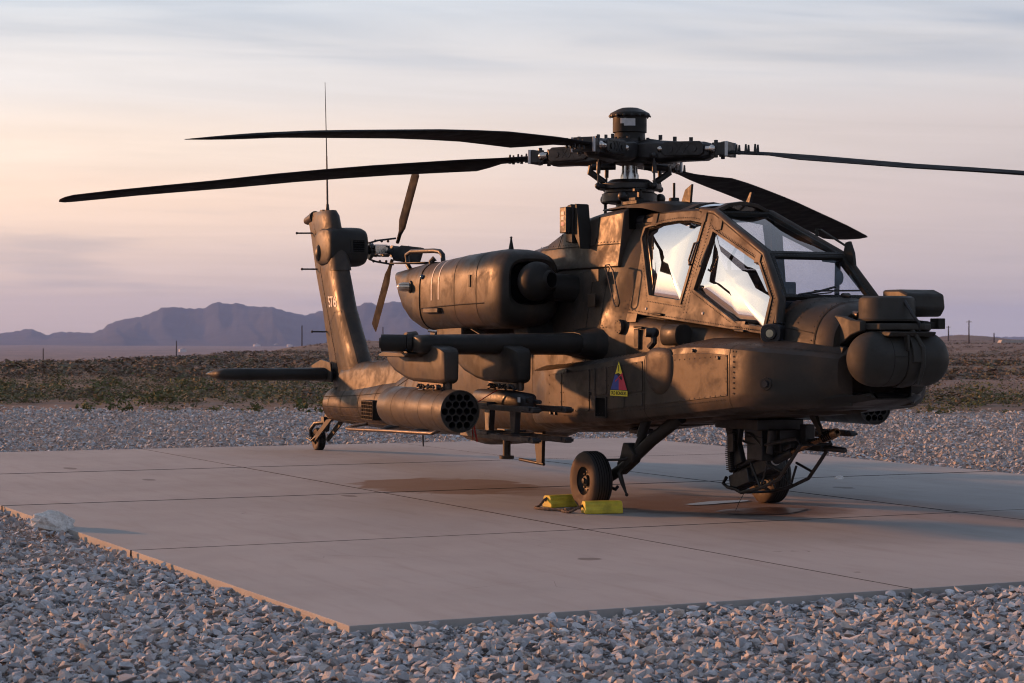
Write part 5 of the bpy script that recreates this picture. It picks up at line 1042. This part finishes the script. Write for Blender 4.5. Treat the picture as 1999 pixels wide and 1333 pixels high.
for x, z in ((-5.75, .46), (-4.75, .485)): q = MB(); q.tube([(x+.15, -.33, .53), (x+.05, -.44, .50), (x, -.50, z)], .03); q.build('aerial_standoff', 'black', H)
q = MB(); q.cyl((-5.1, -.2, .46), (-5.08, -.2, .28), .012, .010, 6); q.build('drain_mast', 'black', H)
q = MB(); q.box((-6.38, -.40, .70), (.42, .14, .26)); cd = q.build('flare_dispenser', 'seam', H, bevel=.006)
for i in range(5):
    for j in range(6): q = MB(); q.box((-6.545+j*.066, -.472, .605+i*.047), (.050, .006, .036)); q.build('dispenser_cell', 'void', cd, smooth=0)
q = MB(); q.box((.9, -.35, .74), (.26, .14, .05)); q.build('belly_lamp', 'black', H, bevel=.01)
for s_ in (-1, 1):
    q = MB(); q.box((1.9, .40, .885), (2.6, .03, .03), Matrix.Rotation(-.083, 3, 'Y')); sided(q, s_).build('keel_rail', 'olive_dark', H)

# --- chin gun
gn = empty('chain_gun'); gn.parent = H
g0, g1 = Vector((2.20, -.02, .355)), Vector((3.86, -.02, .862)); gd_ = (g1-g0).normalized(); gu = Vector((0, 1, 0)).cross(gd_)*-1
G = lambda t_, y=0, h=0: g0+gd_*t_+Vector((0, y, 0))+gu*h
q = MB(); q.cyl(G(.9), G(1.50), .024, .021, 16); bar_ = q.build('gun_barrel', 'barrel', gn, smooth=40)
q = MB(); q.lathe(G(1.46), gd_, [(0, .025), (.0, .034), (.025, .042), (.05, .044), (.20, .044), (.235, .040), (.255, .034), (.255, .020), (.22, .018)], 20, False); mz = q.build('muzzle_brake', 'barrel', gn, smooth=40)
for k in range(5):
    for a in (-.5, .6): d = (Vector((0, -1, 0))*math.cos(a)+gu*math.sin(a)); q = MB(); q.box(G(1.525+k*.028)+d*.0425, (.014, .010, .05), Matrix((gd_, d, gd_.cross(d))).transposed()); q.build('muzzle_slot', 'void', mz, smooth=0)
m3 = Matrix((gd_, Vector((0, 1, 0)), gu)).transposed()
q = MB(); q.box(G(.36, 0, 0), (.62, .17, .17), m3); q.box(G(.2, -.09, -.06), (.34, .07, .14), m3); q.box(G(.5, .09, -.05), (.3, .08, .12), m3); q.cyl(G(.60), G(.98), .045, .036, 16); q.cyl(G(.05, -.10, .06), G(.62, -.10, .06), .028, .028, 12); q.cyl(G(.0, -.02, -.10), G(.40, -.02, -.10), .05, .04, 14); q.box(G(.75, 0, .06), (.5, .06, .05), m3); q.build('gun_receiver', 'black', gn, bevel=.008)
q = MB(); q.cyl(G(.66), G(.69), .048, .048, 16); q.build('gun_collar', 'label', gn)
q = MB()
for y in (-.16, .16):
    q.tube([(2.02, y, .36), (1.96, y, .30), (2.04, y, .27), (2.20, y, .26), (2.28, y, .235), (2.62, y, .30), (2.92, y, .40), (3.10, y, .56), (3.28, y, .73), (3.22, y, .78), (3.06, y, .76), (2.7, y, .70)], .017, 8)
    q.tube([(2.62, y, .30), (2.45, y, .52)], .012, 6); q.tube([(2.62, y, .30), (2.72, y, .50)], .012, 6); q.tube([(2.72, y, .53), (3.0, y, .46)], .012, 6)
q.tube([(2.28, -.16, .235), (2.28, .16, .235)], .014, 6); q.tube([(3.28, -.16, .73), (3.28, .16, .73)], .014, 6); q.v = [(x+.20, y, z) for x, y, z in q.v]; q.build('gun_cradle', 'black', gn)
q = MB()
for y in (-.15, .15): q.prism([(2.10, .92), (2.42, .92), (2.36, .70), (2.44, .52), (2.30, .47), (2.22, .66)], lambda a, b, t_: Vector((a, t_, b)), y-.03, y+.03)
q.box((2.45, 0, .88), (.75, .50, .10)); q.box((2.62, .0, .78), (.30, .34, .14)); q.cyl((2.75, -.08, .86), (2.72, -.08, .52), .035, .03, 12); q.cyl((2.58, .06, .86), (2.56, .06, .58), .028, .028, 12); q.box((3.02, .16, .78), (.10, .10, .22)); q.box((3.14, .16, .695), (.34, .10, .075)); q.cyl((3.3, .16, .69), (3.62, .16, .685), .03, .025, 10); q.box((2.66, -.10, .66), (.26, .16, .22)); q.box((2.86, .05, .74), (.16, .26, .20)); q.cyl((2.9, -.14, .84), (2.86, -.14, .62), .04, .035, 12); q.v = [(x+.08, y, z) for x, y, z in q.v]; q.build('gun_mount', 'black', gn, bevel=.01)
q = MB(); pts = [(2.10, -.19, .88), (2.08, -.20, .76), (2.05, -.20, .60), (2.04, -.18, .44)]
for k in range(26):
    f_ = k/25*3; i = min(2, int(f_)); p = Vector(pts[i]).lerp(Vector(pts[i+1]), f_-i); q.box(p, (.085, .06, .010))
q.tube(pts, .028, 8); q.v = [(x+.30, y, z) for x, y, z in q.v]; q.build('ammunition_chute', 'black', gn)
q = MB(); q.box((2.43, -.24, .70), (.10, .02, .17)); q.build('chute_plate', 'hub', gn, bevel=.004)
for pts in ([(2.55, -.16, .80), (2.68, -.18, .79), (2.80, -.18, .73), (2.86, -.17, .68)], [(2.52, -.17, .72), (2.66, -.18, .70), (2.78, -.17, .70)]): q = MB(); q.tube(pts, .011, 6); q.build('hydraulic_hose', 'hub', gn)
q = MB(); q.tube([(2.30, .0, .235), (2.22, -.02, .12), (2.16, -.03, .02)], .003, 5); q.build('hanging_wire', 'black', gn)
q = MB(); q.prism([(3.25, 1.06), (3.38, 1.06), (3.56, .80), (3.52, .80)], lambda a, b, t_: Vector((a, t_, b)), .02, .05); q.build('barrel_stay', 'olive_dark', gn)

# --- main rotor
mr = empty('main_rotor'); mr.parent = H; ZH = 3.62
q = MB(); q.cyl((0, 0, 2.98), (0, 0, 3.20), .15, .13, 28); q.build('mast_base', 'hub', mr, smooth=40)
q = MB(); q.lathe((0, 0, 3.24), (0, 0, 1), [(0, .098), (.12, .098), (.16, .085), (.24, .080)], 32); q.build('static_mast', 'steel', mr, smooth=40)
q = MB(); q.lathe((0, 0, 3.07), (0, 0, 1), [(0, .22), (.02, .29), (.10, .29), (.115, .26), (.14, .26), (.15, .335), (.20, .335), (.215, .25), (.235, .22), (.25, .20)], 40); q.build('swashplate', 'hub', mr, smooth=30)
q = MB(); q.lathe((0, 0, 3.74), (0, 0, 1), [(0, .165), (.07, .16), (.075, .178), (.235, .178), (.24, .21), (.255, .214), (.275, .205), (.315, .13), (.33, .09), (.332, 0)], 44); cp_ = q.build('rotor_head_can', 'olive_dark', mr, smooth=30)
q = MB(); rivets(q, [(Vector((.214*math.cos(a), .214*math.sin(a), 3.985)), (math.cos(a), math.sin(a), 0)) for a in np.linspace(0, 2*PI, 17)], .3, .014); q.build('can_bolts', 'black', cp_)
for a, w, z, h in ((-24, .065, 3.925, .055), (-2, .12, 3.91, .075)):
    q = MB(); r_ = .1795; N = 6; q.loft([[Vector((r_*math.cos(R(a-27)+(k/N-.5)*w/r_), r_*math.sin(R(a-27)+(k/N-.5)*w/r_), zz_)) for k in range(N+1)] for zz_ in (z-h/2, z+h/2)], closed=False); q.build('data_label', 'label', cp_, smooth=60)
q = MB(); q.lathe((0, 0, 3.47), (0, 0, 1), [(0, .10), (.02, .17), (.06, .19), (.10, .22), (.20, .22), (.25, .17), (.27, .17)], 32)
for k in range(8): a = 2*PI*k/8+.2; q.cyl((.19*math.cos(a), .19*math.sin(a), 3.70), (.19*math.cos(a), .19*math.sin(a), 3.76), .018, .018, 8)
q.build('rotor_hub', 'hub', mr, smooth=35)
BL = [  # arm angle, blade angle, z at r = 1, 3, 5, 7.3
    (216.5, 223.1, 0, (3.585, 3.535, 3.425, 3.28)), (307., 308.2, 0, (3.60, 3.525, 3.36, 3.12)), (38., 40.6, 0, (3.575, 3.37, 3.16, 2.90)), (127.5, 128.2, -9, (3.52, 3.40, 3.23, 2.99))]
def af(f_):      # half thickness of the aerofoil
    return .594*(.2969*math.sqrt(f_)-.126*f_-.3516*f_*f_+.2843*f_**3-.1015*f_**4)
for ia, ba, po, zz4 in BL:
    a = R(ia); d = Vector((math.cos(a), math.sin(a), 0)); t_ = Vector((-math.sin(a), math.cos(a), 0)); up = Vector((0, 0, 1))
    A = lambda r_, s__=0, h=0: d*r_+t_*s__+Vector((0, 0, ZH-.02*(r_)*(1 if zz4[0] > 3.55 else 3.)+h))
    m3 = Matrix((d, t_, up)).transposed()
    q = MB(); rings = []
    for r_, w, zt, zb in ((.12, .16, .09, -.10), (.26, .18, .12, -.12), (.40, .14, .10, -.13), (.62, .12, .085, -.115), (.86, .115, .08, -.11), (.93, .08, .06, -.08)):
        rings.append([A(r_, y, z) for y, z in ((-w, zb*.7), (-w, zt*.6), (-w*.6, zt), (w*.6, zt), (w, zt*.6), (w, zb*.7), (w*.6, zb), (-w*.6, zb))])
    q.loft(rings); arm = q.build('pitch_housing', 'hub', mr, smooth=30, bevel=.008)
    for sg in (-1, 1):   # lead-lag damper plates with raised ribs
        q = MB(); y0, y1 = sg*.125, sg*.155
        q.prism([(.46, -.07), (.84, -.07), (.88, -.04), (.88, .05), (.84, .08), (.46, .08), (.42, .05), (.42, -.04)], lambda u_, w_, tt: A(u_, tt, w_), y0, y1); dp = q.build('damper_plate', 'brown_metal' if ia in (216.5,) else 'hub', arm, bevel=.006)
        q = MB()
        for (u0, w0, u1, w1) in ((.46, .06, .84, .06), (.46, -.05, .84, -.05), (.57, .06, .65, -.05), (.65, -.05, .73, .06), (.57, -.05, .65, .06), (.65, .06, .73, -.05), (.45, -.04, .45, .05), (.85, -.04, .85, .05)): q.bar(A(u0, y1, w0), A(u1, y1, w1), .012, .012)
        q.cyl(A(.52, y1, 0), A(.52, y1+sg*.012, 0), .03, n=12); q.cyl(A(.78, y1, 0), A(.78, y1+sg*.012, 0), .03, n=12); q.build('plate_rib', 'brown_metal' if ia in (216.5,) else 'hub', dp)
        q = MB(); q.cyl(A(.90, sg*.13, .0), A(1.0, sg*.12, 0), .028, .028, 12); q.ball(A(.97, sg*.12, 0), .042, 12, 8); q.build('rod_end', 'steel', arm); q = MB(); q.ball(A(.40, sg*.14, .005), .034, 10, 8); q.build('rod_end', 'steel', arm)
    q = MB()
    for sg in (-1, 1):
        q.box(A(1.04, sg*.10, .0), (.16, .03, .13), m3)
    q.box(A(1.10, 0, 0), (.05, .22, .15), m3); q.cyl(A(1.0, -.10, -.09), A(1.0, -.10, .09), .022, n=10); q.cyl(A(1.0, .10, -.09), A(1.0, .10, .09), .022, n=10); q.build('blade_clevis', 'hub', arm, bevel=.006)
    for sg in (-1, 1): q = MB(); q.box(A(1.12, sg*.12, 0), (.03, .02, .15), m3); q.build('clevis_strap', 'label', arm, bevel=.003)
    for r_, h in ((.36, .12), (.52, .10), (.70, .09)): q = MB(); q.box(A(r_, -.03, h+.015), (.035, .02, .05), m3); q.build('stop_peg', 'black', arm)
    q = MB()
    for r_ in (1.20, 1.30, 1.40):
        for sg in (-1, 1): q.cyl(A(r_, sg*.04, -.052), A(r_, sg*.04, .046), .018, .010, 8)
    q.build('root_bolt', 'black', arm)
    # blade
    b = R(ba); db = Vector((math.cos(b), math.sin(b), 0)); tb = Vector((-math.sin(b), math.cos(b), 0)); o0 = A(.98); st0 = .98
    zr_ = lambda r_: float(np.interp(r_, (1., 1.6, 3., 4, 5., 6.2, 7.3), (zz4[0], zz4[0]+(zz4[1]-zz4[0])*.22, zz4[1], (zz4[1]+zz4[2])/2+.012, zz4[2], zz4[2]+(zz4[3]-zz4[2])*.5+.006, zz4[3])))
    q = MB(); rings = []
    for r_, c, le, tk in ((1.02, .17, .085, 2.4), (1.25, .18, .09, 1.9), (1.55, .24, .10, 1.2), (1.75, .40, .115, .85), (1.95, .533, .125, .8), (2.5, .533, .13, .8), (3, .533, .13, .8), (3.6, .533, .13, .8), (4.2, .533, .13, .8), (5, .533, .13, .8), (5.7, .533, .13, .8), (6.3, .533, .13, .78), (6.85, .533, .13, .75), (7.02, .45, .05, .75), (7.18, .32, -.08, .7), (7.30, .14, -.24, .5)):
        base_ = Vector((o0.x, o0.y, 0))+db*(r_-.98) if r_ > .98 else o0
        tw_ = R(9.5+po*min(1, (r_-1)/1.2)-9*(r_-1)/6.3); ch = tb*math.cos(tw_)+up*math.sin(tw_); nn = -tb*math.sin(tw_)+up*math.cos(tw_)
        ring = []
        for f_, sg in ((0, 1), (.03, 1), (.12, 1), (.3, 1), (.55, 1), (.8, 1), (.985, 1), (.985, -1), (.8, -1), (.55, -1), (.3, -1), (.12, -1), (.03, -1)):
            ring.append(base_+Vector((0, 0, zr_(r_)))+ch*(le-f_*c)+nn*(sg*(af(f_)*.10/.12*c*tk+.002)))
        rings.append(ring)
    q.loft(rings); q.build('rotor_blade', 'blade', mr, smooth=45)
    # pitch link and scissor
    ph = a-R(28); lp0 = Vector((.41*math.cos(ph), .41*math.sin(ph), 3.24)); lp1 = Vector((.40*math.cos(ph), .40*math.sin(ph), 3.55))
    q = MB(); q.cyl(lp0, lp1, .012, n=8); q.cyl(lp0.lerp(lp1, .42), lp0.lerp(lp1, .80), .022, n=10); q.ball(lp0, .035, 10, 8); q.ball(lp1, .032, 10, 8); q.build('pitch_link', 'hub', mr)
    q = MB(); q.bar(Vector((.20*math.cos(ph), .20*math.sin(ph), 3.245)), lp0, .05, .05); q.bar(Vector((.22*math.cos(a-R(10)), .22*math.sin(a-R(10)), 3.56)), lp1, .06, .05); q.build('pitch_horn', 'hub', mr, bevel=.01)
for a in (R(250), R(70)):
    c_, s__ = math.cos(a), math.sin(a); q = MB(); q.tube([(.26*c_, .26*s__, 3.29), (.42*c_, .42*s__, 3.40), (.40*c_, .40*s__, 3.46)], .035, 10); q.tube([(.40*c_, .40*s__, 3.45), (.15*c_, .15*s__, 3.46)], .036, 10); q.build('scissor_link', 'hub', mr, smooth=50)
for a in (R(200), R(320), R(80)):
    c_, s__ = math.cos(a), math.sin(a); q = MB(); q.ball((.34*c_, .34*s__, 3.13), .055, 12, 8); q.cyl((.34*c_, .34*s__, 3.13), (.34*c_, .34*s__, 2.95), .018, n=8); q.build('control_rod', 'hub', mr)
rivets(RV, [(side_pt(x, z+.03, .024), (0, -1, .2)) for x, z in ((3.6, 1.70), (2.71, 1.772), (2.15, 1.818), (1.63, 1.86), (.95, 1.925))], .03, .0055)
rivets(RV, [(side_pt(x, z, .024), (0, -1, .2)) for x, z in ((2.06, 2.84), (2.13, 2.45), (2.08, 1.88))], .03, .0055); rivets(RV, [(side_pt(x, z, .024), (0, -1, .2)) for x, z in ((2.24, 2.78), (2.14, 2.10), (2.14, 1.88))], .03, .0055)
for x in (.55, .3, .0): rivets(RV, [(body_ring(x, .002)[k], (0, -1, .1)) for k in range(33, 24, -1)], .045, .006)
for k in (26, 28, 30): rivets(RV, [(body_ring(x, .002)[k], (0, -1, .1)) for x in (.0, .3, .6, .75)], .045, .006)
for x in (3.72, 3.90): rg = sring(x, 0, *lerp(NOSE, x), 48); rivets(RV, [(rg[k]+Vector((0, rg[k].y, rg[k].z-1.58))*.006, (0, rg[k].y, rg[k].z-1.58)) for k in range(10, 26)], .04, .006)
for x0, z0, x1, z1 in ((.35, .84, 1.0, .88), (1.0, .88, 2.0, .96), (2.0, .96, 3.5, 1.095)): rivets(RV, [((x0, -.934, z0+.045), (0, -1, 0)), ((x1, -.934, z1+.045), (0, -1, 0))], .06, .006)
for x0, x1 in ((.3, 1.3), (1.3, 2.0), (2.7, 3.5)): rivets(RV, [((x0, -.905, lerp(ZT, x0)[0]+.008), (0, -.5, .8)), ((x1, -.905, lerp(ZT, x1)[0]+.008), (0, -.5, .8))], .06, .006)
def seam_line(pts, parent=H, r_=.0042):
    q = MB(); q.tube(pts, r_, 5); q.build('seam', 'seam', parent)
for k in (25, 29): seam_line([body_ring(x, .001)[k] for x in (-.9, -.4, .0, .3, .58)], fus)
for x in (.28,): seam_line([body_ring(x, .001)[k] for k in range(24, 34)], fus)
for k in (22, 26): seam_line([sring(x, 0, *lerp(NOSE, x), 48)[k]+Vector((0, -.001, 0)) for x in (3.66, 3.8, 3.95, 4.14)], nose)
seam_line([(x, -(w+.031), 2.615) for x, w in ((-1.0, .505), (-.6, .52), (-.19, .53), (.3, .53), (.76, .50))], dog)
for x, w, zt in ((.30, .53, 2.955), (-.55, .52, 2.82)): seam_line([(x, -(w+.031), 2.62), (x, -(w+.001), 2.72), (x, -(w-.018), zt-.05)], dog)
rivets(RV, [((x, -(w+.030), 2.64), (0, -1, 0)) for x, w in ((-1.0, .505), (-.19, .53), (.3, .53), (.74, .505))], .06, .006)
for x, z in ((.5, 2.30), (.42, 2.05)): q = MB(); q.box((x, -.662, z), (.16, .012, .13)); q.build('access_panel', 'olive', fus, bevel=.004)
for x, z, w_, h_ in ((.98, 1.87, .22, .09), (2.95, 1.80, .34, .05)): q = MB(); q.box(side_pt(x, z, .022)+Vector((.1, 0, 0)), (w_, .006, h_), Matrix.Rotation(-.23, 3, 'X')); q.build('access_panel', 'olive', can, bevel=.002)
RVo = RV.build('rivets', 'rivet', H, smooth=0); RVo['kind'] = 'stuff'

# ------------------------------------------------------------------ chocks and rope
def chock(c, ang, L, label):
    e = empty('wheel_chock', c); e.rotation_euler = (0, 0, ang)
    q = MB(); q.prism([(-.085, 0), (.085, 0), (.088, .045), (.070, .062), (.072, .095), (.045, .118), (-.045, .118), (-.072, .095), (-.070, .062), (-.088, .045)], lambda a, b, t_: Vector((a, t_, b)), -L/2, L/2); bl = q.build('chock_block', 'yellow', e, bevel=.008)
    q = MB(); q.cyl((-.02, -L/2-.002, .07), (-.02, -L/2+.02, .07), .016, n=10); q.build('rope_hole', 'void', bl)
    return tag(e, label, 'wheel chock', 'yellow chocks at the right main wheel')
chock((1.53, -1.12, 0), R(-12), .37, 'yellow chock in front of the right main wheel')
chock((.715, -1.13, 0), R(6), .37, 'yellow chock behind the right main wheel')
pts = [(1.46, -1.30, .07), (1.48, -1.36, .05), (1.44, -1.42, .015), (1.34, -1.44, .016), (1.24, -1.40, .015), (1.10, -1.48, .015), (.98, -1.52, .015), (.86, -1.50, .015), (.78, -1.42, .02), (.74, -1.35, .07), (.73, -1.31, .09)]
sm = []
P_ = [Vector(p) for p in pts]
for i in range(len(P_)-1):
    a, b, c, d = P_[max(i-1, 0)], P_[i], P_[i+1], P_[min(i+2, len(P_)-1)]
    for k in range(8): u_ = k/8; sm.append(.5*((2*b)+(c-a)*u_+(2*a-5*b+4*c-d)*u_*u_+(3*b-a-3*c+d)*u_**3))
q = MB(); q.tube(sm, [.013+.0025*math.sin(k*2.1) for k in range(len(sm))], 8)
q.tube([(1.42, -1.38, .02), (1.36, -1.42, .035), (1.30, -1.40, .03), (1.33, -1.36, .03), (1.40, -1.37, .045), (1.38, -1.43, .03)], .013, 8)
tag(q.build('chock_rope', 'rope', smooth=60), 'brown rope linking the two yellow chocks on the concrete', 'rope')
